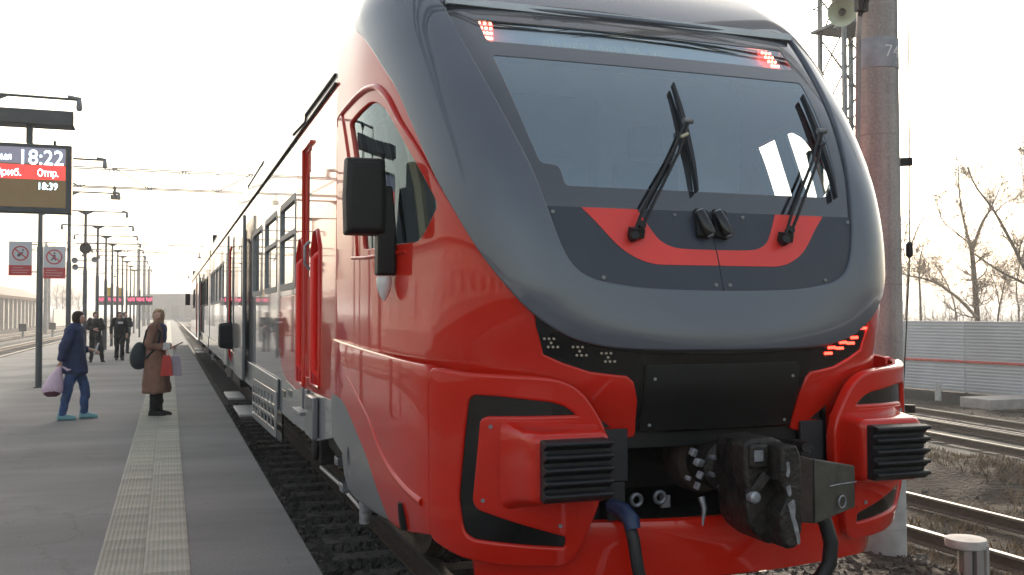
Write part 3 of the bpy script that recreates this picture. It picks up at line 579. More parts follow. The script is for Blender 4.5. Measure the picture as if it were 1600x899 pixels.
for k in range(5):
    a, b = fa + fd * (k * 10) + fn * .055, fa + fd * (k * 10 + 9.98) + fn * .055; zr = .13; MB().loft([[(q.x + fn.x * d, q.y + fn.y * d, zr + z) for d, z in ((-.02, -.045), (.02, -.04), (.025, 0), (.02, .04), (-.02, .045))] for q in (a, b)]).build('rail', FENR, fence)
fb = fa + fn * .12; fe = fb + fd * 50; MB().loft([[(q.x + fn.x * d, q.y + fn.y * d, z) for d, z in ((0, -1.4), (.06, -1.4), (.06, -.96), (0, -.96))] for q in (fb - fn * .2, fe - fn * .2)]).build('gap_shade_strip', DARK, fence)  # dark strip added as shade in the gap below the fence sheets
wp_ = at(1466, 623, 33.5); tag(MB().lathe([(.11, -1.2), (.11, -.55), (.09, -.53)], (wp_.x, wp_.y, 0), 'z', 12).build('marker_post', CONCW, None, 40), 'small white post standing under the corrugated fence', 'post')
cv = at(1575, 636, 30); tag(MB().bb((cv.x - 1.3, cv.y - .6, -1.1), (cv.x + 1.3, cv.y + .6, -.78)).build('concrete_slab', CONC, None, bev=.03), 'low concrete slab lying at the foot of the fence', 'slab')
# bare trees
def tree(limbs, seed, label, tw=26, lv=2, group='bare trees beyond the fence', L0=1.6, buds=True, base=-1.1):
    r_ = random.Random(seed); tr = limbs[0][0]; t = thing('bare_tree', label, 'tree', (tr[0].x, tr[0].y, base), group)
    tk = MB(); cr_ = MB(); bu = MB()
    def sm_(P, rad): 
        C = catmull([tuple(p) for p in P], 5); return [Vector(c) for c in C], [.66 * (rad[0] + (rad[1] - rad[0]) * i / (len(C) - 1)) for i in range(len(C))]
    def twig(p, d, l, rr, lev):
        P = [p]; d = d.normalized()
        for i in range(4):
            d = (d + Vector((r_.gauss(0, .22), r_.gauss(0, .22), r_.gauss(.06, .2)))).normalized(); P.append(P[-1] + d * l / 4)
        cr_.tube(P, [rr, rr * .8, rr * .6, rr * .45, rr * .25], 4 if lev else 5, False)
        if lev < lv:
            for k in range(6 if lev == 0 else 4):
                i = r_.randint(1, 4); e = (P[i] - P[i - 1]).normalized(); twig(P[i], e + Vector((r_.gauss(0, .7), r_.gauss(0, .7), r_.gauss(.2, .5))), l * r_.uniform(.4, .7), rr * .55, lev + 1)
        elif buds:
            for q in P[1:]:
                for _ in range(2):
                    c = q + Vector((r_.gauss(0, .05), r_.gauss(0, .05), r_.gauss(0, .05))); s = r_.uniform(.012, .03); u = Vector((r_.gauss(0, 1), r_.gauss(0, 1), r_.gauss(0, 1))).normalized() * s; v = u.orthogonal().normalized() * s; bu.add([c - u, c + v, c + u, c - v], [(0, 1, 2, 3)])
    for i, (P, ra) in enumerate(limbs):
        Q, rad = sm_(P, ra); (tk if i == 0 else cr_).tube(Q, rad, 8 if i == 0 else 6)
        m_ = max(2, int(1.25 * tw * len(Q) / 14))
        for k in range(m_):
            j = r_.randint(max(1, len(Q) // 3), len(Q) - 1); e = (Q[j] - Q[j - 1]).normalized(); twig(Q[j], e * .8 + Vector((r_.gauss(0, .6), r_.gauss(0, .6), r_.gauss(.25, .4))), L0 * r_.uniform(.5, 1.2) * (1 - .4 * j / len(Q)), max(.008, rad[j] * .34), 0)
    tk.build('trunk', BARK, t, 50); cr_.build('crown', TWIG, t)
    if bu.v: b_ = bu.build('buds', BUD, t); b_['kind'] = 'stuff'
    return t
def A(D, *q): return [at(x, y, D + (i * .25 if i else 0)) for i, (x, y) in enumerate(q)]
tree([(A(44, (1530, 560), (1527, 497), (1522, 430), (1518, 388)), (.21, .15)), (A(44, (1518, 390), (1506, 345), (1500, 310), (1497, 258)), (.11, .03)), (A(44, (1520, 386), (1535, 350), (1550, 322), (1566, 285)), (.10, .03)), (A(44, (1514, 380), (1492, 362), (1473, 345), (1462, 310)), (.07, .02)), (A(44, (1524, 440), (1540, 425), (1544, 405)), (.06, .02)), (A(44, (1527, 497), (1492, 462), (1456, 440), (1408, 428)), (.13, .05))], 1, 'forked bare tree rising in the middle of the gap above the fence', 12, L0=1.3)
tree([(A(42, (1650, 560), (1625, 470), (1597, 412), (1573, 365), (1550, 325), (1525, 292), (1512, 262)), (.16, .04)), (A(42, (1597, 412), (1606, 350), (1600, 290), (1594, 230)), (.09, .02)), (A(42, (1556, 332), (1574, 316), (1600, 318)), (.05, .02)), (A(42, (1550, 325), (1535, 345), (1519, 385)), (.05, .03))], 2, 'bare tree leaning left from the right edge across the forked tree', 11, L0=1.3)
tree([(A(46, (1660, 560), (1640, 470), (1600, 443), (1562, 424), (1524, 398)), (.15, .06)), (A(46, (1610, 448), (1618, 380), (1612, 280), (1596, 200)), (.10, .02))], 3, 'low bare limb reaching left from outside the frame behind the leaning tree', 8, L0=1.4)
tree([(A(47, (1415, 560), (1416, 490), (1421, 400), (1432, 362), (1446, 335)), (.09, .03)), (A(47, (1420, 420), (1412, 390), (1418, 350)), (.05, .02))], 4, 'slim bare sapling right beside the concrete pillar', 9, L0=1.2)
tree([(A(50, (1440, 560), (1438, 470), (1436, 420), (1440, 392)), (.11, .04))], 5, 'short bare sapling second from the pillar', 12, L0=1.3)
tree([(A(48, (1497, 560), (1493, 485), (1478, 440), (1458, 410)), (.07, .02))], 6, 'thin bare sapling bending left beside the forked tree', 9, L0=1.1)
tree([(A(47, (1556, 560), (1560, 492), (1566, 460), (1573, 425)), (.09, .03)), (A(47, (1562, 480), (1556, 450), (1545, 420)), (.05, .02))], 7, 'bare sapling with upright twigs right of the forked tree', 9, L0=1.2)
tree([(A(52, (1590, 560), (1592, 490), (1588, 450), (1594, 410)), (.09, .03))], 8, 'slim bare sapling at the right edge above the fence', 10, L0=1.3)
ug = MB(); r_ = random.Random(5)
for _ in range(240):
    p = at(r_.uniform(1380, 1640), 520, r_.uniform(42, 62)); h = r_.uniform(1.0, 2.3); x, y = p.x, p.y; P = [Vector((x, y, -1))]
    for i in range(4): P.append(P[-1] + Vector((r_.gauss(0, .22), r_.gauss(0, .22), (h + 1.4) / 4)))
    ug.tube(P, [.02, .016, .012, .009, .005], 3, False)
    for k in range(6):
        q = P[r_.randint(2, 4)]; ug.tube([q, q + Vector((r_.gauss(0, .3), r_.gauss(0, .3), r_.uniform(.1, .6)))], [.008, .004], 3, False)
uo = ug.build('undergrowth', TWIG); uo['kind'] = 'stuff'
# far buildings and scenery on the left
hall = thing('station_hall', 'grey blue hall closing the view at the far end of the platform', 'building', (0, 250, -.3))
MB().prism([(-7, -.3), (14, -.3), (14, 6.2), (-4.8, 6.2), (-7, 5.2)], 250, 275).build('wall', GHOUSE, hall); MB().prism([(-7.3, 5.2), (-4.9, 6.25), (14.3, 6.25), (14.3, 6.45), (-5, 6.45), (-7.3, 5.4)], 249.7, 275.3).build('roof', CONC, hall)
for k in range(6): MB().bb((-5.5 + k * 3, 249.9, .8), (-3.9 + k * 3, 250, 3.6)).build('window', WGL, hall)
can = thing('platform_canopy', 'pale colonnade with a brown roof across the tracks at the left edge', 'canopy', (-19, 120, 0))
for k in range(15): MB().bb((-19.2, 112 + k * 3.6, -.2), (-18.7, 112.6 + k * 3.6, 3.6)).build('column', BRICKW, can)
MB().prism([(-24, 3.55), (-18.2, 3.55), (-18.0, 3.9), (-21, 5.3), (-24, 5.3)], 110, 165).build('roof', BROWN, can); MB().bb((-24.2, 110, -.2), (-24, 165, 3.55)).build('wall', BRICKW, can)
wl = thing('boundary_wall', 'long low pale wall behind the left tracks', 'wall', (-17, 150, -.3)); 
for k in range(24): MB().bb((-17.1, 166 + k * 5, -.3), (-16.9, 170.95 + k * 5, 2.4)).build('panel', BRICKW, wl)
for k, (px_, D_, s) in enumerate(((97, 190, 1), (107, 200, .9), (88, 210, 1.1), (122, 230, .9))):
    p = at(px_, 495, D_); P = lambda *q: [Vector((p.x + a, p.y, b)) for a, b in q]
    tree([(P((0, -.3), (.1, 2), (0, 4.5 * s), (.2, 7 * s)), (.2, .06)), (P((0, 2.2), (-1, 4), (-1.6, 6 * s)), (.1, .03)), (P((0, 2.6), (1, 4.2), (1.7, 6 * s)), (.1, .03))], 20 + k, ['hazy bare tree behind the left tracks, tallest of the distant clump', 'hazy bare tree at the right of the distant left clump', 'hazy bare tree at the left of the distant clump', 'farthest hazy bare tree seen between the lamp posts'][k], 22, 2, 'distant bare trees on the left', 1.8, False, -.3)
for k, (px_, py_) in enumerate(((36, 511), (82, 508))):
    p = at(px_, py_, 78 + 8 * k); d_ = thing('dwarf_signal', ['small black dwarf signal left of the two between the left tracks', 'small black dwarf signal right of the two between the left tracks'][k], 'signal', (p.x, p.y, -.2), 'dwarf signals')
    MB().lathe([(.10, -.3), (.10, .35)], (p.x, p.y, 0), 'z', 10).build('base', CONC, d_); MB().bb((p.x - .28, p.y - .15, .35), (p.x + .28, p.y + .15, .95)).build('head', BLKM, d_, bev=.04)

sb_ = thing('reflection_building', 'unseen long pale building added across the left tracks for its reflection in the red cab side', 'building', (-26, 20, -.3))  # added out of view, to be mirrored in the cab paint
MB().bb((-34, -30, -.3), (-26, 62, 5.2)).build('wall', BRICKW, sb_); MB().bb((-34.4, -30.4, 5.2), (-25.5, 62.4, 5.5)).build('cornice', BRICKW, sb_); MB().bb((-26, -30, -.3), (-25.9, 62, .9)).build('plinth', CONC, sb_)
w0 = None
for r_ in range(1):
    for k in range(17):
        if w0 is None: w0 = MB().bb((-26.0, -27, 1.6), (-25.92, -25, 3.4)).build('window', STEEL, sb_); o = w0
        else: o = bpy.data.objects.new('window', w0.data); COL.objects.link(o); o.parent = sb_
        o.location = (0, k * 5.2, r_ * 3.1)

# ------------------------------------------------------------------ leading railcar
CAR = thing('railcar', 'leading red and grey diesel railcar with sloping dark windscreen and red bumper', 'train', (TX, 17, 0), 'railcars of the train')
GLASS_EDGE = [(1.182, 3.57), (1.138, 3.268), (1.073, 2.964), (1.001, 2.683), (.944, 2.477), (.907, 2.323)]
HATCH_EDGE = [(.907, 2.323), (.882, 2.225), (.850, 2.12), (.814, 2.045), (.77, 1.993), (.71, 1.958), (.638, 1.937), (.449, 1.909), (.2, 1.898), (0, 1.895)]
HOOD_OUT = [(1.984, 3.573), (1.883, 3.484), (1.79, 3.345), (1.719, 3.195), (1.652, 3.053), (1.587, 2.81), (1.497, 2.542), (1.39, 2.345), (1.24, 2.11), (1.10, 1.93), (.995, 1.815), (.882, 1.73), (.774, 1.68), (.6, 1.645), (.376, 1.632), (0, 1.628)]
top = [(HU.p_of_y(y, z), z) for y, z in ((6.95, 4.285), (6.85, 4.22), (6.75, 4.12), (6.62, 4.0), (6.5, 3.88), (6.3, 3.72))]
halfH = smoothcurve(HOOD_OUT, 5)
hood_o = [(-p, z) for p, z in top] + [(-p, z) for p, z in halfH] + halfH[::-1][1:] + top[::-1]
inL = [(-p, z) for p, z in smoothcurve(GLASS_EDGE, 4)] + [(-p, z) for p, z in smoothcurve(HATCH_EDGE, 5)[1:]]
hood_i = inL + [(-p, z) for p, z in inL][::-1][1:]
patch('hood', hood_o, [hood_i], HU, .028, .07, HOOD, CAR, res=.05, bev=.012)
# windscreen
pane_l = [(-.987, 3.195), (-.952, 2.92), (-.925, 2.745), (-.886, 2.545), (-.787, 2.536), (-.775, 2.428)]
pane = rnd(pane_l + [(.775, 2.428), (.886, 2.545), (.925, 2.745), (.952, 2.92), (.987, 3.195)], .03)
strip = rnd([(-1.00, 3.455), (-.99, 3.29), (1.00, 3.29), (1.01, 3.455)], .03)
gl = [(-p, z) for p, z in smoothcurve([(p - .006, z) for p, z in GLASS_EDGE], 4)]
patch('windscreen_frame', gl + mir(gl), [pane, strip], HU, .006, .05, FRIT, CAR, res=.05, bev=.003)
patch('windscreen', rnd([(p * 1.004, z) for p, z in pane], .001, 1), [], HU, .002, .012, WS, CAR, res=.06, bev=.001)
dst = patch('destination_window', strip, [], HU, .002, .012, WS, CAR, res=.06, bev=.001)
db = MB()
for k in range(30):
    if k in (4, 11, 12, 19, 25): continue
    x = -.62 + k * .026; h = .035 + .02 * ((k * 7) % 3); P = HU.pt(x, 3.36, -.035); db.box(P, (.014, .004, h), (-.75, 0, 0))
db.build('display_text', mat('dim display dots', (.35, .38, .34), .6, emit=(.6, .7, .6), estr=.12), dst)
back = [(-1.02, 3.47), (-1.02, 3.275), (1.02, 3.275), (1.02, 3.47)]
patch('display_backing', back, [], HU, -.05, .01, CABIN, dst, res=.08, bev=.001)
for s_ in (-1, 1):                            # lit marker lamps behind the top glass
    mk = MB(); q = [(.90, 3.46), (1.005, 3.455), (.99, 3.31), (.945, 3.305)] if s_ < 0 else [(.85, 3.45), (.935, 3.45), (.925, 3.31), (.86, 3.31)]
    lamp = patch('marker_lamp', [(s_ * a, b) for a, b in q], [], HU, -.012, .02, mat('marker lamp lens', (.5, .04, .04), .3, emit=(1, .07, .05), estr=1.6), CAR, res=.05, bev=.001)
    for i in range(3):
        for j in range(4):
            u, v = (i + .5) / 3, (j + .5) / 4; a = (1 - v) * ((1 - u) * q[0][0] + u * q[1][0]) + v * ((1 - u) * q[3][0] + u * q[2][0]); b = q[0][1] + v * (q[2][1] - q[0][1]); mk.lathe([(.001, -.004), (.009, -.002), (.009, .002), (.001, .004)], HU.pt(s_ * a, b, -.008), 'y', 6)
    mk.build('led_cluster', LEDHOT, lamp)
# hatch below the windscreen: two dark leaves with a red U painted on them as proud plates
g = .005
hatch = [(-p + g, z + g) for p, z in HATCH_EDGE[:-1]] + [(-g, HATCH_EDGE[-1][1] + g), (-g, 2.315), (-.894, 2.315)]
hatch = [(-.894, 2.315)] + [(-p, z) for p, z in smoothcurve([(.896, 2.30), (.872, 2.225), (.840, 2.124), (.805, 2.051), (.763, 2.001), (.706, 1.967), (.636, 1.946), (.448, 1.918), (.2, 1.907), (g, 1.904)], 5)] + [(-g, 2.315)]
UO = smoothcurve([(.707, 2.316), (.644, 2.249), (.541, 2.129), (.451, 2.068), (.36, 2.040), (.25, 2.036), (g, 2.036)], 5)
UI = smoothcurve([(.407, 2.316), (.348, 2.209), (.309, 2.157), (.25, 2.126), (.17, 2.116), (g, 2.114)], 5)
for s_ in (-1, 1):
    fx = (lambda P: P) if s_ < 0 else mir
    hp = patch('hatch_leaf', fx(hatch), [], HU, .012, .05, HATCH, CAR, res=.05, bev=.004)
    u = [(-p, z) for p, z in UO] + [(-p, z) for p, z in UI[::-1]]
    patch('red_band', fx(u), [], HU, .0145, .003, REDS, hp, res=.04, bev=.0015)
    for a, b in ((.865, 2.288), (.64, 1.968), (.199, 2.292), (.04, 1.935)):
        MB().lathe([(.011, .003), (.011, -.003), (.006, -.005)], HU.pt(s_ * a, b, .014), 'y', 8).build('bolt', STEEL, hp)
patch('hatch_frame', [(-p, z) for p, z in HATCH_EDGE] + [(p, z) for p, z in HATCH_EDGE[::-1][1:]], [], HU, -.012, .02, BLK, CAR, res=.06, bev=.002)
# black lamp band under the hood
ML = [(1.012, 1.822), (.991, 1.732), (.951, 1.593), (.852, 1.55), (.718, 1.507), (.60, 1.492), (.537, 1.486), (.508, 1.461), (.479, 1.369), (.465, 1.21)]
hl = [(-p, z) for p, z in halfH if p <= .995]
mask = [(-p, z) for p, z in ML][::-1] + [(p * .985 if p < -.1 else p, z + .012) for p, z in hl] + [(-p * .985 if p < -.1 else -p, z + .012) for p, z in hl[::-1][1:]] + ML
band = patch('lamp_band', mask, [], HU, -.012, .05, BLK, CAR, res=.05, bev=.003)
patch('hood_lip', [(-p, z) for p, z in halfH if p < 1.12] + [(p, z) for p, z in halfH[::-1] if p < 1.12][1:] + [(p, z - .028 + .022 * min(1, abs(p) / 1.1)) for p, z in halfH if p < 1.12] + [(-p, z - .028 + .022 * min(1, abs(p) / 1.1)) for p, z in halfH[::-1] if p < 1.12][1:], [], HU, .012, .05, BLKM, CAR, res=.05, bev=.006)
fp = patch('front_panel', rnd([(-.44, 1.545), (-.435, 1.225), (.435, 1.225), (.44, 1.545)], .015), [], HU, .002, .02, BLKM, CAR, res=.06, bev=.004)
for a, b in ((-.395, 1.48), (.395, 1.48), (-.39, 1.25), (.39, 1.25)): MB().lathe([(.008, .003), (.008, -.003)], HU.pt(a, b, .005), 'y', 8).build('bolt', CHIP, fp)
for s_ in (-1, 1):
    cl = ((.905, 1.655), (.765, 1.615), (.625, 1.585)) if s_ < 0 else ((.93, 1.70), (.86, 1.65), (.77, 1.625), (.68, 1.60))
    for ci, (a, b) in enumerate(cl):
        mb = MB()
        offs = [(-.035, .02), (-.012, .02), (.011, .02), (-.015, -.02), (.008, -.02), (.031, -.02), (-.002, 0)] if s_ < 0 else [(-.034, -.013), (-.012, -.013), (.010, -.013), (-.010, .017), (.012, .017), (.034, .017)]
        if s_ > 0 and ci == 0: offs = offs[3:]
        for dx, dz in offs: q_ = .0066 if s_ < 0 else .0085; mb.lathe([(q_, .004), (q_ * .9, -.003), (.002, -.006)], HU.pt(s_ * a + dx, b + dz, -.008), 'y', 8)
        mb.build('led_cluster', LEDOFF if s_ < 0 else LEDRED, band)
# red upper shell of the cab: one panel each side with the window opening
WIN = [(2.66, 3.035), (2.40, 3.06), (2.13, 3.075), (2.02, 3.05), (1.918, 2.985), (1.811, 2.81), (1.664, 2.563), (1.545, 2.388), (1.54, 2.345), (1.70, 2.225), (1.80, 2.172), (2.25, 2.178), (2.66, 2.178)]
seam = 6.67
def shell_poly():
    P = [(-p, z) for p, z in halfH if p >= .995]                         # along the hood, top to lamp band
    P += [(-p, z) for p, z in ML[1:]] + [(-.465, 1.20), (-.62, 1.16), (-.8, 1.15)]
    P += [(-HU.p_of_y(y, 1.2), 1.2) for y in (4.8, 5.4, 6.0, seam)]
    P += [(-HU.p_of_y(seam, z), z) for z in (1.6, 2.0, 2.5, 3.0, 3.3, 3.6, 3.8, 4.0, 4.1, 4.2)]
    P += [(-p - .0, z) for p, z in top[1:] if z < 4.2]
    return P
for s_ in (-1, 1):
    fx = (lambda P: P) if s_ < 0 else mir
    sh = patch('cab_shell', fx(shell_poly()), [fx([(-p, z) for p, z in rnd(WIN, .05)])], HU, 0, .06, RED, CAR, res=.055, bev=.01)
    wi = patch('side_window', fx([(-p, z) for p, z in rnd(WIN, .05)]), [], HU, -.018, .006, CG, CAR, res=.08, bev=.001)
    fr = [(2.64, 3.02), (2.56, 3.03), (2.56, 2.20), (2.64, 2.20)]
    patch('window_frame', fx([(-p, z) for p, z in fr]), [], HU, -.035, .03, BLKM, wi, res=.1, bev=.003)
    mb = MB()
    for yy, r_ in (((2.22, .022), (2.05, .012)) if s_ < 0 else ((2.22, .05),)): mb.tube([HU.pt(s_ * yy, z, -.04) for z in (2.18, 2.6, 3.06)], r_, 6)
    if s_ < 0: mb.tube([HU.pt(s_ * p, 2.93, -.04) for p in (2.22, 2.0, 1.9)], .014, 6)
    mb.build('window_bar', BLKM, wi, 40)
    MB().tube([HU.pt(s_ * 1.86, z, -.075) for z in (2.17, 2.5, 2.86)], .03, 6).build('window_pillar', CREAM, wi, 40)
    brow = [(2.99, 2.17), (2.96, 2.6), (2.945, 3.06), (2.86, 3.125), (2.479, 3.152), (2.2, 3.16), (2.05, 3.15), (1.925, 3.118), (1.832, 3.022), (1.761, 2.865), (1.644, 2.699), (1.522, 2.499), (1.377, 2.286)]
    bc = catmull(brow[2:], 6); k = len(bc)
    MB().tube([HU.pt(s_ * p, z, .004) for p, z in bc], [.007 + .013 * math.sin(PI * min(1, .08 + i / k)) for i in range(k)], 8).build('window_brow', RED, sh, 60)
    MB().tube([HU.pt(s_ * p, z, .003) for p, z in catmull([(2.92, 2.15), (2.6, 2.135), (2.2, 2.135), (1.95, 2.135)], 6)], .012, 8).build('window_ledge', RED, sh, 60)
    # rear jamb of the window recess
    patch('window_jamb', fx([(-2.93, 2.15), (-2.93, 3.10), (-2.80, 3.12), (-2.80, 2.15)]), [], HU, .012, .03, RED, sh, res=.08, bev=.012)
    # belt ledge and lower side panel, proud of the shell
    zb = lambda y: 1.525 + (y - 4.6) * .045
    sk = [(4.2, 1.263), (3.394, 1.262), (3.23, 1.25), (3.071, 1.204), (2.796, 1.074), (2.557, .94), (2.34, .747), (2.23, .64)]
    pb = lambda y: HB.p_of_y(y, 1.3)
    redl = [(-pb(y), zb(y)) for y in (4.70, 5.2, 5.8, 6.3, seam - .02)] + [(-pb(seam - .02), 1.262)] + [(-p, z) for p, z in smoothcurve(sk[1:], 4)[1:]] + [(-2.05, .63), (-1.85, .655), (-1.72, .68), (-1.585, .70)]
    lp = patch('side_panel', fx(redl), [], HB, 0, .05, RED, CAR, res=.055, bev=.012)
    gre = [(-pb(seam - .02), 1.252)] + [(-p - .006, z) for p, z in smoothcurve(sk[1:], 4)[1:]] + [(-2.5, .625), (-2.783, .625), (-3.0, .63), (-3.17, .66), (-3.22, .75), (-3.22, .9), (-pb(seam - .02) - .0, .97)]
    hole = [(-3.05 + .045 * math.cos(a), .865 + .10 * math.sin(a)) for a in np.linspace(0, 2 * PI, 18, endpoint=False)]
    patch('side_skirt', fx(gre), [fx(hole)], HB, -.002, .05, SGREY, CAR, res=.06, bev=.008)
    patch('jacking_cup', fx([(-3.05 + .055 * math.cos(a), .865 + .11 * math.sin(a)) for a in np.linspace(0, 2 * PI, 18, endpoint=False)]), [], HB, -.045, .01, BLUP, CAR, res=.06, bev=.002)
    cr = catmull([(3.05, 1.40), (2.94, 1.363), (2.529, 1.186), (2.315, 1.046), (2.105, .95), (1.851, .885), (1.66, .853)], 6); k = len(cr)
    MB().tube([HB.pt(s_ * p, z, -.006) for p, z in cr], [.008 + .016 * i / k for i in range(k)], 8).build('panel_crease', RED, lp, 70)
    MB().tube([HB.pt(s_ * p, z, 0) for p, z in ((1.95, .80), (1.93, .72), (1.92, .66))], [.02, .03, .03], 8).build('step_recess', BLKM, lp, 50)
    # bumper corner with a black C-shaped inset
    BO = [(1.552, 1.522), (1.348, 1.50), (1.028, 1.488), (.90, 1.475), (.83, 1.45), (.772, 1.404), (.72, 1.33), (.675, 1.25), (.655, 1.17), (.66, 1.05), (.68, .96), (.707, .87), (.745, .765), (.79, .64), (.83, .605), (1.0, .607), (1.146, .612), (1.333, .632), (1.552, .692)]
    CO = [(1.301, 1.424), (1.169, 1.42), (.917, 1.393), (.85, 1.372), (.80, 1.335), (.777, 1.304), (1.226, 1.298), (1.249, 1.285), (1.283, .907), (1.261, .877), (.823, .747), (.825, .69), (.838, .671), (1.081, .69), (1.29, .705), (1.34, .735), (1.362, .79), (1.385, .914), (1.352, 1.26), (1.335, 1.39)]
    INN = [(.80, 1.290), (1.222, 1.290), (1.24, 1.28), (1.274, .912), (1.254, .885), (.838, .757), (.80, .80), (.785, 1.0)]
    bo = rnd([(-p, z) for p, z in BO], .03, 3)
    hole = rnd([(-p, z) for p, z in CO], .035, 3)
    bp_ = patch('bumper_corner', fx(bo), [fx(hole)], HB, .012, .06, RED, CAR, res=.05, bev=.014)
    patch('black_inset', fx([(-p, z) for p, z in CO]), [], HB, -.006, .01, BLK, bp_, res=.06, bev=.002)
    patch('buffer_panel', fx([(-p, z) for p, z in rnd(INN, .02)]), [], HB, .016, .02, RED, bp_, res=.06, bev=.003)
    for a, b in ((1.205, 1.265), (1.238, .915), (.873, .80)): MB().lathe([(.010, .003), (.010, -.003)], HB.pt(s_ * a, b, .02), 'y', 8).build('bolt', CHIP, bp_)
    # buffer pod and ribbed block
    def rr(a0, a1, z0, z1, y, r_, n=5, x0=None):
        out = []
        for cx, cz, st in ((a1 - r_, z1 - r_, 0), (a0 + r_, z1 - r_, PI / 2), (a0 + r_, z0 + r_, PI), (a1 - r_, z0 + r_, 3 * PI / 2)):
            for i in range(n + 1):
                t = st + PI / 2 * i / n; a = cx + r_ * math.cos(t); out.append((TX + s_ * a, y + .11 * max(0, a - .72) ** 1.0 * (1 if y > 4.2 else 0), cz + r_ * math.sin(t)))
        return out
    pod = MB().loft([rr(.66, 1.15, .88, 1.292, 4.31, .05), rr(.675, 1.12, .905, 1.278, 4.26, .05), rr(.69, 1.10, .925, 1.268, 4.20, .045), rr(.70, 1.085, .935, 1.258, 4.125, .04), rr(.712, 1.072, .944, 1.248, 4.10, .035), rr(.735, 1.05, .96, 1.232, 4.092, .03)], True)
    pd = pod.build('buffer_housing', RED, CAR, 50)
    blk = MB().bb((TX + s_ * .728, 4.115, .955), (TX + s_ * 1.05, 4.045, 1.232))
    bk = blk.build('buffer', RUB, CAR, bev=.012, seg=3)
    for i in range(5):
        z = .978 + i * .0575; rb = MB(); rb.loft([[(TX + s_ * a, y, z + dz) for y, dz in ((4.05, -.024), (4.028, -.006), (4.008, .002), (4.006, .012), (4.012, .018), (4.05, .024))] for a in (.724, 1.054)]); rb.build('rib', RUB, bk, bev=.003)
# lower valance bar
vo = [(-1.22, 4.62), (-1.05, 4.47), (-.85, 4.385), (-.6, 4.30), (-.25, 4.225), (.25, 4.225), (.6, 4.30), (.85, 4.385), (1.05, 4.47), (1.22, 4.62)]
sec = lambda a, y: [(TX + a, y + .055, .785), (TX + a, y + .03, .80), (TX + a, y + .008, .79), (TX + a, y, .765), (TX + a * .985, y + .005, .66 - .0 * a), (TX + a * .965, y + .03, .505 - .03 * a * a), (TX + a * .96, y + .06, .49 - .03 * a * a), (TX + a * .955, y + .075, .50 - .03 * a * a)]
MB().loft([sec(a, y) for a, y in catmull(vo, 4)]).build('lower_valance', RED, CAR, 40)
# coupler pocket
pk = MB()
pk.bb((TX - .66, 5.2, .70), (TX + .66, 5.22, 1.5)); pk.bb((TX - .66, 4.36, 1.24), (TX + .66, 5.2, 1.5)); pk.bb((TX - .68, 4.36, .62), (TX - .64, 5.2, 1.5)); pk.bb((TX + .64, 4.36, .62), (TX + .68, 5.2, 1.5)); pk.bb((TX - .63, 4.40, .60), (TX + .63, 5.2, .775)); pk.bb((TX - .50, 4.33, .62), (TX + .50, 4.395, .772))
pk.build('coupler_pocket', BLKM, CAR)
for s_ in (-1, 1): MB().bb((TX + s_ * .50, 4.33, .98), (TX + s_ * .64, 4.35, 1.235)).bb((TX + s_ * .53, 4.30, .80), (TX + s_ * .62, 4.33, .98)).build('pocket_plate', MATS.get('pocket grey') or mat('pocket grey', (.022, .023, .027), .6), CAR, bev=.004)
MB().bb((TX - .50, 4.37, 1.13), (TX + .50, 4.40, 1.25)).build('pocket_header', BLKM, CAR, bev=.004)
# automatic coupler
cp = MB()
cp.lathe([(.10, 5.2), (.10, 4.62), (.15, 4.60), (.15, 4.52), (.115, 4.50), (.105, 4.32), (.13, 4.30), (.13, 4.24), (.09, 4.22), (.09, 4.05)], (TX, 0, 1.04), 'y', 20, 0)
co = cp.build('coupler', CAST, CAR, 35)
MB().lathe([(.165, 4.60), (.172, 4.58), (.172, 4.47), (.16, 4.45)], (TX, 0, 1.04), 'y', 24).build('collar', RUST, co, 35)
for i in range(8):
    a = 2 * PI * i / 8 + .3; MB().lathe([(.014, 4.30), (.014, 4.20), (.010, 4.19)], (TX + .108 * math.cos(a), 0, 1.04 + .108 * math.sin(a)), 'y', 6).build('bolt', CHIP, co)
hd = MB()                                     # the head: throat block, big tooth, small tooth
hd.prism([(-.20, 1.205), (-.13, 1.222), (.02, 1.225), (.075, 1.20), (.085, 1.06), (.075, .83), (.045, .745), (-.01, .735), (-.06, .76), (-.12, .79), (-.17, .84), (-.19, .93), (-.175, 1.0), (-.20, 1.06)], 3.86, 4.12)
hd.v = [(x * (.70 if x < 0 else 1) + TX, y, z) for x, y, z in hd.v]
hd.build('head', CAST, co, bev=.018, seg=3)
th = MB(); th.prism([(-.02, 1.20), (.055, 1.205), (.075, 1.16), (.085, 1.05), (.08, .82), (.05, .745), (.0, .74), (-.03, .80), (-.035, .9), (.01, .97), (-.03, 1.05)], 3.74, 3.88); th.v = [(x + TX, y, z) for x, y, z in th.v]; th.build('tooth', CAST, co, bev=.012, seg=2)
kn = MB().bb((TX - .125, 3.835, 1.09), (TX - .03, 3.9, 1.20)); kn.build('lug', CAST, co, bev=.012)
MB().bb((TX - .11, 3.825, 1.125), (TX - .065, 3.836, 1.175)).build('label_plate', CHIP, co, bev=.002)
MB().tube([(TX - .115, 3.87, .97), (TX - .09, 3.84, 1.0), (TX - .045, 3.83, 1.06)], .028, 8).build('lock_lever', CAST, co, 40)
MB().lathe([(.028, 3.86), (.028, 3.82), (.018, 3.81)], (TX - .11, 0, .965), 'y', 10).build('pin', CHIP, co, 40)
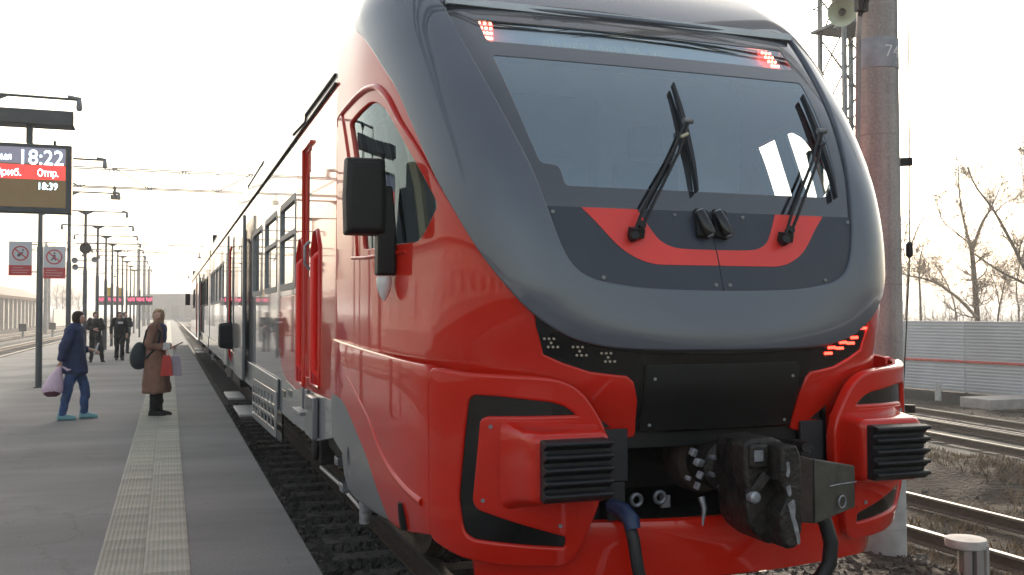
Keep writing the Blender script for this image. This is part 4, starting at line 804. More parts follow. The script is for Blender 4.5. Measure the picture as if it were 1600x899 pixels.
for P in ([(-.028, 1.13), (-.012, 1.135), (-.006, 1.09), (-.016, 1.06), (-.03, 1.07), (-.022, 1.10)], [(-.03, 1.02), (-.005, 1.03), (.0, .985), (-.012, .975), (-.02, .99)], [(-.022, .945), (.012, .965), (.022, .93), (.016, .885), (.03, .85), (.042, .80), (.046, .765), (.03, .757), (.022, .80), (.008, .845), (-.006, .89), (-.012, .92)]):
    q = rnd([(x + TX + .022, z) for x, z in P], .008, 2); MB().prism(q, 3.7375, 3.742).build('worn_patch', CHIP, co)
for a_, z, w_ in ((-.27, 1.14, .03), (-.24, 1.09, .05), (-.30, 1.02, .018), (-.25, .98, .016), (-.235, 1.03, .02)): MB().box((TX + a_, 4.10, z), (w_, .03, .02 if a_ < -.28 else .035), (.3, .2, .4)).build('fitting', CHIP, co, bev=.004)
MB().tube([(TX - .24, 4.08, .93), (TX - .235, 4.06, .88), (TX - .245, 4.06, .80)], [.016, .012, .004], 6).build('pull_rod', CHIP, co, 40)
pl = MB().loft([[(TX + .085, 3.80, 1.155), (TX + .085, 3.80, .845), (TX + .085, 4.05, .845), (TX + .085, 4.05, 1.155)], [(TX + .19, 3.805, 1.125), (TX + .19, 3.805, .83), (TX + .19, 4.05, .83), (TX + .19, 4.05, 1.125)]])
pl.build('tooth_root', RUST, co, bev=.006)
pl = MB().loft([[(TX + .192, 3.80, 1.127), (TX + .192, 3.80, .828), (TX + .192, 3.84, .828), (TX + .192, 3.84, 1.127)], [(TX + .52, 3.93, 1.06), (TX + .52, 3.93, .86), (TX + .52, 3.97, .86), (TX + .52, 3.97, 1.06)]])
pp = pl.build('guard_plate', PLATE, co, bev=.006)
tr_ = MB(); ring = [(TX + .40 + .028 * math.cos(t), 3.872 + .395 * .028 * math.cos(t), .905 + .028 * math.sin(t)) for t in np.linspace(0, 2 * PI, 17)]; tr_.tube(ring, .004, 5, False); tr_.build('weld_ring', CHIP, co, 60)
MB().tube([(TX + .30, 3.835, .99), (TX + .37, 3.862, .99), (TX + .52, 3.921, .985)], .003, 4).build('weld_line', CHIP, co)
gr_ = MB().tube([(TX + .30, 4.0, 1.15), (TX + .34, 4.2, 1.14), (TX + .42, 4.34, 1.12)], .03, 8); gr_.build('brake_pipe', CAST, co, 40)
for x, z in ((TX - .42, .87), (TX - .29, .875)): MB().tube([(x + .028 * math.cos(t), 4.40, z + .028 * math.sin(t)) for t in np.linspace(0, 2 * PI, 15)], .011, 6, False).build('shackle', CHIP, co, 60)
MB().box((TX - .25, 4.42, .85), (.05, .02, .06)).build('bracket', CHIP, co)
# hoses
MB().tube([(TX - .60, 4.26, .86), (TX - .575, 4.17, .82), (TX - .565, 4.14, .74), (TX - .555, 4.12, .62), (TX - .53, 4.11, .50), (TX - .49, 4.12, .40)], .030, 10).build('brake_hose', RUB, CAR, 50)
MB().tube([(TX - .62, 4.28, .88), (TX - .585, 4.20, .865), (TX - .57, 4.155, .83), (TX - .566, 4.142, .79)], [.032, .04, .042, .036], 10).build('hose_coupling', BLUET, CAR, 40)
MB().tube([(TX + .30, 3.98, .86), (TX + .36, 3.95, .80), (TX + .385, 3.94, .70), (TX + .375, 3.94, .60), (TX + .33, 3.95, .53), (TX + .25, 3.97, .47), (TX + .1, 4.0, .43)], .036, 10).build('brake_hose', RUB, CAR, 50)
# wipers
for dx, lab in ((0, 0), (.866, 1)):
    wp = lambda p, z, o_: HU.pt(p + dx, z, o_)
    r_ = MB().box(wp(-.445, 2.185, .035), (.075, .05, .05), (.2, 0, .35)).tube([wp(-.47, 2.16, .03), wp(-.47, 2.16, .07)], .025, 10).tube([wp(-.42, 2.215, .03), wp(-.42, 2.215, .07)], .022, 10)
    wb = r_.build('wiper', BLKM, CAR, bev=.004)
    a = MB()
    for q in (0, .042): a.tube([wp(-.47 + q, 2.17 + q * .6, .06), wp(-.40 + q, 2.30, .075), wp(-.16 + q * .8, 2.60, .075), wp(-.012 + q * .4, 2.79, .06)], .0085, 8)
    a.build('wiper_arm', BLKM, wb, 50)
    MB().tube([wp(-.02, 2.80, .06), wp(.035, 2.805, .06)], .018, 8).build('wiper_joint', STEEL, wb, 50)
    MB().tube([wp(-.09, 2.68, .09), wp(-.045, 2.70, .09)], .009, 6).build('washer_nozzle', CREAM if not lab else BLKM, wb, 50)
    b = MB(); n_ = 10; tp = [(.03 - .085 * t, 3.06 - .645 * t) for t in np.linspace(0, 1, n_)]
    b.loft([[wp(p - w_, z, .016), wp(p - w_, z, .05), wp(p + w_, z, .05), wp(p + w_, z, .016)] for (p, z), w_ in zip(tp, [.004 + .009 * math.sin(PI * min(.98, max(.04, i / (n_ - 1)))) for i in range(n_)])])
    b.build('wiper_blade', RUB, wb, 40)
for i, a in enumerate((-.05, .055)):          # twin cylinders at the middle of the hatch top
    q0, q1 = HU.pt(a - .025, 2.30, .05), HU.pt(a + .012, 2.175, .05); d = q1 - q0
    lk = MB().tube([q0, q0 + d * .12, q0 + d * .5, q0 + d * .9, q1], [.024, .030, .033, .033, .026], 14).build('washer_cylinder', BLK, CAR, 40)
    MB().tube([q0 - d * .04, q0 + d * .02], .022, 12).build('cap', CHIP, lk, 40); MB().tube([q1 - d * .03, q1 + d * .04], .018, 10).build('nozzle', CHIP, lk, 40)
    MB().box((q0 + q1) / 2 + Vector((0, .03, 0)), (.075, .03, .16), (-.4, .15, 0)).build('mount', BLKM, lk, bev=.005)
# mirrors
for s_ in (-1, 1):
    b0 = HU.pt(s_ * 2.16, 2.10, 0); out = Vector((s_ * -1, 0, 0)) * -1
    base = b0 + out * .0
    m_ = MB().tube([b0 + out * .01, b0 + out * .08 + Vector((0, -.02, .02))], [.05, .045], 12)
    mo = m_.build('mirror', BLKM, CAR, 40)
    p1 = b0 + out * .045 + Vector((0, -.03, -.09)); p2 = p1 + Vector((0, -.01, .24)); p3 = p1 + Vector((out.x * .0, 0, .50))
    MB().loft([[(q.x + sx_ * .052, q.y + sy_ * .055, q.z) for sx_, sy_ in ((-1, -1), (1, -1), (1, 1), (-1, 1))] for q in (p1, p2, p2 + Vector((0, 0, .02)))] + [[(p3.x + sx_ * .035, p3.y + sy_ * .04, p3.z) for sx_, sy_ in ((-1, -1), (1, -1), (1, 1), (-1, 1))]]).build('mirror_arm', BLKM, mo, bev=.014, seg=3)
    c = p1 + Vector((out.x * .12, -.02, .435))
    hs_ = MB().loft([[(c.x + out.x * .0 + dx_ * sc, c.y + yy, c.z + dz_ * sc2) for dx_, dz_ in ((-.112, -.215), (.112, -.215), (.118, 0), (.108, .215), (-.108, .215), (-.118, 0))] for yy, sc, sc2 in ((-.07, .80, .88), (-.05, .95, .97), (0, 1, 1), (.05, 1, 1))])
    hs_.build('mirror_housing', BLKM, mo, bev=.03, seg=4)
    MB().bb((c.x - .1, c.y + .051, c.z - .2), (c.x + .1, c.y + .056, c.z + .2)).build('mirror_glass', WGL, mo)
    q = b0 + out * .05 + Vector((0, -.03, -.155)); MB().lathe([(.006, -.075), (.025, -.05), (.042, 0), (.045, .04), (.04, .06)], q, 'z', 14).build('marker_lens', LENS, CAR, 50)
# cab interior seen through the glass
ci = MB(); ci.prism([(TX - 1.49, 1.7), (TX + 1.49, 1.7), (TX + 1.49, 3.4), (TX + 1.40, 3.75), (TX + 1.15, 4.0), (TX - 1.15, 4.0), (TX - 1.40, 3.75), (TX - 1.49, 3.4)], 6.45, 6.5); ci.bb((TX - 1.25, 4.85, 1.62), (TX + 1.25, 6.5, 1.68)); ci.bb((TX - 1.15, 5.3, 3.56), (TX + 1.15, 6.5, 3.6)); inr = ci.build('cab_interior', CABIN, CAR)
MB().prism([(4.62, 2.40), (5.2, 2.36), (5.3, 2.25), (5.3, 1.7), (4.62, 1.7)], TX - 1.0, TX + 1.0, 'yz').build('driver_desk', CABD, CAR, bev=.02)
for dx in (-.15, .55):
    st = MB().bb((TX + dx - .25, 5.75, 2.05), (TX + dx + .25, 6.2, 2.18)).bb((TX + dx - .24, 6.12, 2.18), (TX + dx + .24, 6.26, 2.86)); st.bb((TX + dx - .13, 6.13, 2.9), (TX + dx + .13, 6.24, 3.12)); st.bb((TX + dx - .05, 5.9, 1.68), (TX + dx + .05, 6.05, 2.05)); st.build('driver_seat', CABD, CAR, bev=.03)
MB().bb((TX - .45, 6.42, 1.7), (TX + .3, 6.448, 3.35)).build('bulkhead_door', CABD, CAR, bev=.01)

# ------------------------------------------------------------------ straight body sides, roof, doors, windows
def body(root, y0, y1, first):
    zt = 3.36
    wins, doors = [], []
    if first:
        wins = [(8.95, 10.28, 2.02, 2.90, True), (10.58, 11.98, 2.02, 2.90, True), (12.32, 13.78, 2.02, 2.90, False)] + [(a, a + 1.35, 2.02, 2.90, False) for a in (18.9, 20.5, 22.1, 23.7, 25.3, 26.9)]
        doors = [(16.25, 18.25)]
    else:
        wins = [(a, a + 1.5, 2.02, 2.90, False) for a in (30.2, 32.1, 34.0, 35.9, 42.0, 43.9, 45.8, 47.7)]; doors = [(38.2, 40.2)]
    for s_ in (-1, 1):
        q = lambda P: [(s_ * a, b) for a, b in P]
        holes = [q(rnd([(a, z0), (b, z0), (b, z1), (a, z1)], .09)) for a, b, z0, z1, _ in wins] + [q(rnd([(a, .86), (b, .86), (b, 3.16), (a, 3.16)], .05)) for a, b in doors]
        if first:
            cd = [(7.90, 1.27), (8.28, 1.27), (8.28, 3.14), (7.90, 3.14)]; h1 = [(8.30, 1.20), (8.80, 1.20), (8.80, 2.30), (8.62, 2.44), (8.48, 2.44), (8.30, 2.30)]; h2 = [(7.42, 1.24), (7.86, 1.24), (7.86, 2.30), (7.72, 2.44), (7.56, 2.44), (7.42, 2.30)]
            redp = [(seam + .005, zt), (8.86, zt), (8.88, 1.96), (10.32, 1.96), (10.33, 1.45), (10.1, 1.26), (9.6, 1.15), (8.9, 1.12), (8.4, 1.17), (seam + .005, 1.20)]
            patch('red_side_panel', q(redp), [q(h1), q(h2), q(cd)], SIDE, 0, .05, RED, root, res=.22, bev=.004)
            grp = [(8.87, zt), (y1, zt), (y1, .80), (10.25, .80), (9.2, .80), (7.6, .82), (seam + .005, .96), (seam + .005, 1.192), (8.4, 1.162), (8.9, 1.112), (9.6, 1.142), (10.1, 1.252), (10.338, 1.445), (10.33, 1.97), (8.87, 1.97)]
        else:
            redp = [(49.2, zt), (y1, zt), (y1, .9), (49.6, .9), (49.2, 1.4)]; patch('red_side_panel', q(redp), [], SIDE, .0, .05, RED, root, res=.4, bev=.004)
            grp = [(y0, zt), (49.195, zt), (49.195, 1.4), (49.595, .9), (49.595, .80), (y0, .80)]
        hh = [h for h in holes]
        patch('grey_side_panel', q(grp), hh, SIDE, -.001, .05, LGREY if first else LGREY, root, res=.3, bev=.004)
        for a, b, z0, z1, split in wins:
            ow = q(rnd([(a + .004, z0 + .004), (b - .004, z0 + .004), (b - .004, z1 - .004), (a + .004, z1 - .004)], .09)); iw = rnd([(a + .06, z0 + .06), (b - .06, z0 + .06), (b - .06, z1 - .06), (a + .06, z1 - .06)], .06)
            if split:
                zm = 2.55; hl_ = [q(rnd([(a + .06, z0 + .06), (b - .06, z0 + .06), (b - .06, zm - .02), (a + .06, zm - .02)], .04)), q(rnd([(a + .06, zm + .02), (b - .06, zm + .02), (b - .06, z1 - .06), (a + .06, z1 - .06)], .04))]
            else: hl_ = [q(iw)]
            wf = patch('window', ow, hl_, SIDE, .004, .05, STEEL if first else BLKM, root, res=.3, bev=.006)
            for h in hl_: patch('pane', h, [], SIDE, -.02, .01, WGL, wf, res=.3, bev=.001)
        for a, b in doors:
            MB().bb((TX + s_ * 1.42, a - .05, .8), (TX + s_ * 1.40, b + .05, 3.2)).build('vestibule', CABD, root)
            for c, op in ((a - 1.9, 1), (b + .1, 0)):
                # open plug leaf, slid along the outside of the body
                dl = MB().bb((TX + s_ * 1.60, c, .84), (TX + s_ * 1.645, c + (1.0 if not op else 1.85), 3.2)).build('door_leaf', SGREY if op else LGREY, root, bev=.012)
                MB().bb((TX + s_ * 1.648, c + .2, 1.9), (TX + s_ * 1.652, c + .75, 2.9)).build('door_glass', WGL, dl)
            for yy in (a + .02, b - .02): MB().tube([(TX + s_ * 1.57, yy, .95), (TX + s_ * 1.60, yy, 1.05), (TX + s_ * 1.60, yy, 2.9), (TX + s_ * 1.57, yy, 3.0)], .022, 8).build('handrail', RED if yy > a + .5 else BLKM, root, 50)
            for c in (a + .1, a - 2.6): MB().bb((TX + s_ * 1.45, c, .40), (TX + s_ * 1.72, c + 1.35, .435)).build('door_step', MATS.get('pale step plate') or mat('pale step plate', (.36, .36, .35), .5), root, bev=.008)
        MB().tube([(TX + s_ * 1.56, seam if first else y0, zt + .012), (TX + s_ * 1.56, y1, zt + .012)], .012, 6).build('roof_gutter', DARK, root, 50)
        sl = MB().bb((TX + s_ * 1.555, (10.25 if first else y0), .80), (TX + s_ * 1.575, y1, 1.12)); sl.build('sill', SGREY, root, bev=.008)
        if first:
            dr = patch('cab_door', q([(7.905, 1.275), (8.275, 1.275), (8.275, 3.135), (7.905, 3.135)]), [], SIDE, -.012, .03, RED, root, res=.2, bev=.006)
            patch('door_window', q(rnd([(7.97, 2.1), (8.21, 2.1), (8.21, 2.95), (7.97, 2.95)], .05)), [], SIDE, -.008, .01, WGL, dr, res=.2, bev=.002)
            MB().tube([(TX + s_ * 1.55, 8.0, 2.15), (TX + s_ * 1.59, 8.0, 2.2), (TX + s_ * 1.59, 8.0, 2.34), (TX + s_ * 1.55, 8.0, 2.38)], .014, 8).build('handle', CHIP, dr, 50)
            for hp_, yy in ((h1, 8.55), (h2, 7.64)):
                rc = patch('handrail_recess', q(hp_), [], SIDE, -.05, .01, REDS, root, res=.2, bev=.002)
                MB().tube([(TX + s_ * 1.51, yy, 1.30), (TX + s_ * 1.575, yy, 1.36), (TX + s_ * 1.575, yy, 2.22), (TX + s_ * 1.51, yy, 2.28)], .02, 8).build('handrail', REDS, rc, 50)
                rim = [SIDE.pt(s_ * a, b, .004) for a, b in hp_]; MB().tube(rim + [rim[0]], .013, 6, False).build('rim', RED, rc, 60)
            MB().tube([(TX + s_ * 1.555, 8.33, 1.1), (TX + s_ * 1.56, 8.33, 3.17), (TX + s_ * 1.56, 7.86, 3.17)], .017, 8).build('door_seal', RED, root, 50)
            sp = MB().bb((TX + s_ * 1.48, 7.9, .98), (TX + s_ * 1.64, 8.4, 1.01)).bb((TX + s_ * 1.55, 8.0, 1.01), (TX + s_ * 1.575, 8.1, 1.18)).bb((TX + s_ * 1.55, 8.25, 1.01), (TX + s_ * 1.575, 8.3, 1.18)); sp.build('door_step', STEEL, root, bev=.005)
            MB().bb((TX + s_ * 1.556, 7.45, .84), (TX + s_ * 1.60, 7.85, 1.16)).build('step_box', SGREY, root, bev=.01)
            # louvred equipment skirt
            vp = [(10.25, .52), (13.3, .44), (13.3, .94), (10.25, .98)]; sl_ = []
            for r_ in range(3):
                for c in range(7): yy = 10.42 + c * .41; zz = .585 + r_ * .125 - .012 * c; sl_.append(q(rnd([(yy, zz), (yy + .33, zz), (yy + .33, zz + .10), (yy, zz + .10)], .02, 2)))
            patch('vent_panel', q(vp), sl_, Flat(1.585), 0, .012, SGREY, root, res=.3, bev=.006)
            MB().bb((TX + s_ * 1.50, 10.3, .46), (TX + s_ * 1.52, 13.28, .97)).build('vent_backing', BLK, root)
            MB().bb((TX + s_ * 1.577, 9.45, 1.0), (TX + s_ * 1.585, 9.7, 1.06)).build('socket_cover', BLK, root)
    prof = [(TX + s_ * 1.55 * f, z) for s_, zz in ((-1, ((3.36, 1.), (3.6, .99), (3.84, .945), (4.06, .83), (4.2, .66), (4.28, .40))),) for z, f in zz]
    prof = prof + [(2 * TX - x, z) for x, z in prof[::-1]]
    st = 6.676 if first else y0
    MB().loft([[(x, y, z) for x, z in prof] for y in np.linspace(st, y1, 12)], False, closed=False).build('roof', ROOF, root, 60)
    if first: 
        zz = [z for z in (3.36, 3.6, 3.84, 4.06, 4.2, 4.28)]
    for yy, l_ in (((9.0, 2.4), (12.6, 1.2), (20.0, 4.0)) if first else ((33, 4), (42, 3))):
        MB().bb((TX - 1.15, yy, 4.0), (TX + 1.15, yy + l_, 4.42)).build('roof_unit', ROOF, root, bev=.05)
    MB().bb((TX - 1.45, y0 + (3.0 if first else .3), .78), (TX + 1.45, y1 - .1, 1.1)).build('underframe', DARK, root)
    for a, b in (((14.0, 15.6), (18.8, 21.0), (21.4, 23.4)) if first else ((34.0, 37.0), (41.0, 45.0))): MB().bb((TX - 1.38, a, .42), (TX + 1.38, b, .79)).build('equipment_box', DARK, root, bev=.02)
    MB().bb((TX - 1.5, y1 - .03, .8), (TX + 1.5, y1, 4.0)).build('end_wall', DARK, root)
body(CAR, seam, 28.6, True)
# equipment at the roof edge
for s_ in (-1,): 
    MB().tube([(TX - 1.548, 6.75, 3.45), (TX - 1.548, 8.3, 3.47)], .014, 8).build('roof_rail', DARK, CAR, 50); MB().tube([(TX - 1.545, 8.3, 3.47), (TX - 1.545, 8.35, 3.42), (TX - 1.545, 9.2, 3.46)], .012, 8).build('roof_rail', DARK, CAR, 50)
    MB().tube([(TX - 1.5, 12.9, 3.55), (TX - 1.48, 12.9, 3.75), (TX - 1.48, 15.4, 3.75), (TX - 1.5, 15.4, 3.55)], .025, 8).build('roof_rail', DARK, CAR, 50)
def wheelset(y, root, name='wheelset'):
    mb = MB()
    mb.lathe([(.08, -1.1), (.08, 1.1)], (TX, y, .475), 'x', 14)
    for s_ in (-1, 1): mb.lathe([(.09, s_ * .66), (.50, s_ * .69), (.505, s_ * .715), (.475, s_ * .73), (.47, s_ * .83), (.42, s_ * .83), (.40, s_ * .80), (.16, s_ * .78), (.14, s_ * .86), (.09, s_ * .87)], (TX, y, .475), 'x', 36)
    return mb.build(name, RAILS, root, 35)
def bogie(yc, root):
    b = MB()
    for s_ in (-1, 1):
        b.prism([(yc - 1.75, .62), (yc - 1.6, .74), (yc - .6, .72), (yc - .4, .58), (yc + .4, .58), (yc + .6, .72), (yc + 1.6, .74), (yc + 1.75, .62), (yc + 1.6, .56), (yc + .5, .46), (yc - .5, .46), (yc - 1.6, .56)], TX + s_ * 1.02, TX + s_ * 1.16, 'yz')
    b.bb((TX - 1.02, yc - .25, .5), (TX + 1.02, yc + .25, .75)); o = b.build('bogie', DARK, root, bev=.02)
    for d in (-1.25, 1.25):
        wheelset(yc + d, o)
        for s_ in (-1, 1):
            MB().bb((TX + s_ * 1.0, yc + d - .16, .33), (TX + s_ * 1.24, yc + d + .16, .60)).lathe([(.12, s_ * 1.24), (.12, s_ * 1.28), (.09, s_ * 1.29)], (TX, yc + d, .475), 'x', 16).build('axle_box', DARK, o, bev=.02)
            MB().lathe([(.10, .60), (.085, .62), (.10, .64), (.085, .66), (.10, .68), (.085, .70), (.10, .72), (.10, .80)], (TX + s_ * 1.12, yc + d, 0), 'z', 14).build('spring', CAST, o, 40)
    for s_ in (-1, 1):
        MB().tube([(TX + s_ * 1.25, yc - 1.5, .33), (TX + s_ * 1.25, yc - .2, .36), (TX + s_ * 1.25, yc + .9, .34)], .022, 6).build('sand_pipe', CHIP, o, 40)
        for yy, zz in ((yc - .55, .86), (yc - .85, .45), (yc - 1.35, .66), (yc - .6, .62)): MB().bb((TX + s_ * 1.30, yy - .07, zz - .035), (TX + s_ * 1.36, yy + .07, zz + .035)).build('bracket', CHIP, o, bev=.01)
        MB().lathe([(.045, .35), (.045, .62), (.03, .63), (.03, .85)], (TX + s_ * 1.33, yc - 1.72, 0), 'z', 12).build('damper', CHIP, o, 40)
bogie(8.45, CAR); bogie(24.9, CAR)
CAR2 = thing('railcar', 'second grey railcar coupled behind, only its far platform side visible', 'train', (TX, 41, 0), 'railcars of the train')
body(CAR2, 29.2, 53.5, False); bogie(33.2, CAR2); bogie(49.6, CAR2)
MB().bb((TX - 1.3, 28.45, .95), (TX + 1.3, 29.25, 3.7)).build('gangway', RUB, CAR2)
for s_ in (-1, 1): MB().bb((TX + s_ * 1.62, 52.9, 2.2), (TX + s_ * 1.86, 53.2, 2.8)).build('mirror', BLKM, CAR2, bev=.03)
sb = MB().loft([[(1.02, 17.2 + a, z) for a, z in ((-.0, .0), (.55, 0), (.6, .1), (.45, .42), (.3, .48), (.15, .42), (-.02, .1))], [(.80, 17.2 + a, z) for a, z in ((.03, .03), (.5, .03), (.55, .12), (.42, .40), (.3, .44), (.18, .40), (.02, .12))]])
sb.v = [(x, y, z + 1.18) for x, y, z in sb.v]
bg_ = thing('shoulder_bag', 'black shoulder bag hanging outside the open passenger door of the train', 'bag', (.95, 17.45, 1.2))
sb.build('body', BLKC, bg_, bev=.03); MB().tube([(.98, 17.25, 1.5), (1.0, 17.5, 2.0), (1.0, 17.75, 1.5)], .015, 6).build('strap', BLKC, bg_, 50)

# ------------------------------------------------------------------ platform furniture
LX = -2.64
ords = ['first', 'second', 'third', 'fourth', 'fifth', 'sixth', 'seventh', 'eighth', 'ninth', 'tenth', 'eleventh', 'twelfth']
def lamp_post(y, label, z=5.17):
    t = thing('lamp_post', label, 'lamp post', (LX, y, PZ), 'double-armed lamp posts along the platform')
    MB().lathe([(.10, PZ), (.10, PZ + .02), (.068, PZ + .03), (.066, 3.2), (.05, 3.25), (.045, z)], (LX, y, 0), 'z', 14).build('pole', POLE, t, 50)
    MB().tube([(LX - 1.28, y, z + .01), (LX + 1.28, y, z - .01)], .022, 8).prism([(LX - .3, z), (LX + .3, z), (LX + .05, z - .12), (LX - .05, z - .12)], y - .02, y + .02).build('arm', POLE, t)
    for s in (-1, 1): MB().tube([(LX + s * 1.1, y, z + .03), (LX + s * 1.3, y, z - .0)], .03, 8).lathe([(.02, z), (.045, z - .03), (.05, z - .15), (.03, z - .19)], (LX + s * 1.27, y, 0), 'z', 10).build('lamp', STEEL, t, 40)
    return t
ys = [16.7, 23.15, 29.5, 35.0, 40.8, 46.0, 51.0, 56.2, 62, 68, 74.5, 82]
lab = {0: 'nearest lamp post, its arm ending above the display board', 1: 'lamp post standing behind the display board beside the first warning sign', 2: 'lamp post carrying the right-hand warning sign behind the blue-coated woman', 3: 'lamp post with round loudspeakers behind the first guard'}
for i, y in enumerate(ys): lamp_post(y, lab.get(i, ords[i] + ' double-armed grey lamp post along the platform, counted from the camera'))
ls = thing('loudspeaker', 'round dark loudspeaker high on the lamp post behind the first guard', 'loudspeaker', (LX, 34.9, 3.95))
MB().lathe([(.06, 34.95), (.17, 34.90), (.19, 34.82), (.17, 34.78), (.02, 34.80)], (LX + .02, 0, 3.93), 'y', 20).build('horn', CAST, ls, 40)
for k, (dx, dz, l_) in enumerate(((-.30, 3.52, 'left upper'), (.30, 3.55, 'right upper'), (-.28, 3.3, 'left lower'))):
    h_ = thing('horn_speaker', 'small horn speaker, %s one below the round loudspeaker on the lamp post' % l_, 'loudspeaker', (LX, 35, dz), 'horn speakers on the lamp post')
    MB().lathe([(.03, 34.98), (.04, 34.9), (.10, 34.75), (.02, 34.8)], (LX + dx, 0, dz), 'y', 12).build('horn', STEEL, h_, 40); MB().tube([(LX, 35, dz), (LX + dx, 34.95, dz)], .018, 6).build('arm', POLE, h_)
# departure display: pixel spots at depth 12.5
DD = 12.5
def dp(px_, py_): return at(px_, py_, DD)
a = dp(112, 228); b = dp(112, 335); yb = a.y; xr = a.x; zt, zb_ = a.z, b.z; k = (a.x - dp(0, 222).x) / 112; W = lambda px_: xr + (px_ - 112) * k; Z = lambda py_: zt + (py_ - 228) / 107 * (zb_ - zt)
XL = W(-230)
disp = thing('departure_display', 'electronic departure display showing 18:22 with a red column heading bar', 'display', (XL, yb, PZ))
MB().bb((XL, yb, zb_), (xr, yb + .16, zt)).build('housing', POLE, disp, bev=.01)
scr = MB().bb((XL + .05, yb - .004, Z(326)), (W(104), yb, Z(236))).build('screen', mat('faintly glowing brown screen', (.10, .072, .04), .35, var=.12, scale=3, emit=(.22, .15, .07), estr=.25), disp)  # faint glow put into the brown ground of the screen
MB().bb((XL + .05, yb - .008, Z(259)), (W(103), yb - .0045, Z(234))).build('time_bar', mat('grey lit bar', (.10, .10, .12), .4, emit=(.20, .20, .26), estr=.55), disp)
MB().bb((XL + .05, yb - .009, Z(283)), (W(103), yb - .0045, Z(261))).build('heading_bar', mat('red lit bar', (.4, .03, .03), .4, emit=(1, .07, .06), estr=.75), disp)
LT = mat('lit lettering', (.7, .8, .85), .5, emit=(.80, .95, 1.), estr=1.1); ht = abs(Z(100) - Z(101))
def on(px_, py_):                             # where the ray of view through a spot meets the screen's face
    q = at(px_, py_, 1.) - cam.location; t_ = yb / q.y; return cam.location + q * t_
def label_at(name, s_, px0, px1, pyc, hpx, dy, al):
    p0, p1 = on(px0, pyc), on(px1, pyc); up = abs(on(px0, pyc - hpx / 2).z - on(px0, pyc + hpx / 2).z); V, Fc = text_mesh(s_, 1., 'LEFT'); X = [v[0] for v in V]; Y = [v[1] for v in V]; x0, x1, y0, y1 = min(X), max(X), min(Y), max(Y)
    mb = MB(); kx, ky = (p1.x - p0.x) / (x1 - x0), up / (y1 - y0); mb.add([(p0.x + (v[0] - x0) * kx, yb - dy, p0.z + (v[1] - (y0 + y1) / 2) * ky) for v in V], Fc); mb.build(name, LT, disp)
label_at('clock_digits', '18:22', 34, 99, 245, 23, .0095, 0)
label_at('lettering', 'время', -23, 18, 245.5, 12, .0095, 0)
label_at('lettering', 'Приб.', -9, 33, 269, 14.5, .0105, 0)
label_at('lettering', 'Отпр.', 59, 91, 271.5, 14.5, .0105, 0)
label_at('lettering', '18:39', 61, 90, 291, 11, .006, 0)
MB().bb((xr - .001, yb + .01, zb_ + .01), (xr + .004, yb + .15, zt - .01)).build('sunlit_edge', mat('painted sunlight orange', (.70, .42, .24), .5), disp)  # orange colour paints low sunlight onto the housing's right edge
MB().bb((XL, yb - .05, Z(198)), (W(115), yb + .3, Z(175))).build('lamp_bar', POLE, disp, bev=.01)
MB().bb((W(43), yb + .04, Z(226)), (W(53), yb + .14, Z(198))).build('hanger', POLE, disp, bev=.005); MB().bb((W(84), yb + .04, Z(229)), (W(88), yb + .1, Z(221))).build('sensor', BLKM, disp)
for q in (-140, -60): MB().bb((W(q) - .05, yb + .16, PZ), (W(q) + .05, yb + .26, Z(190))).build('post', POLE, disp, bev=.005)
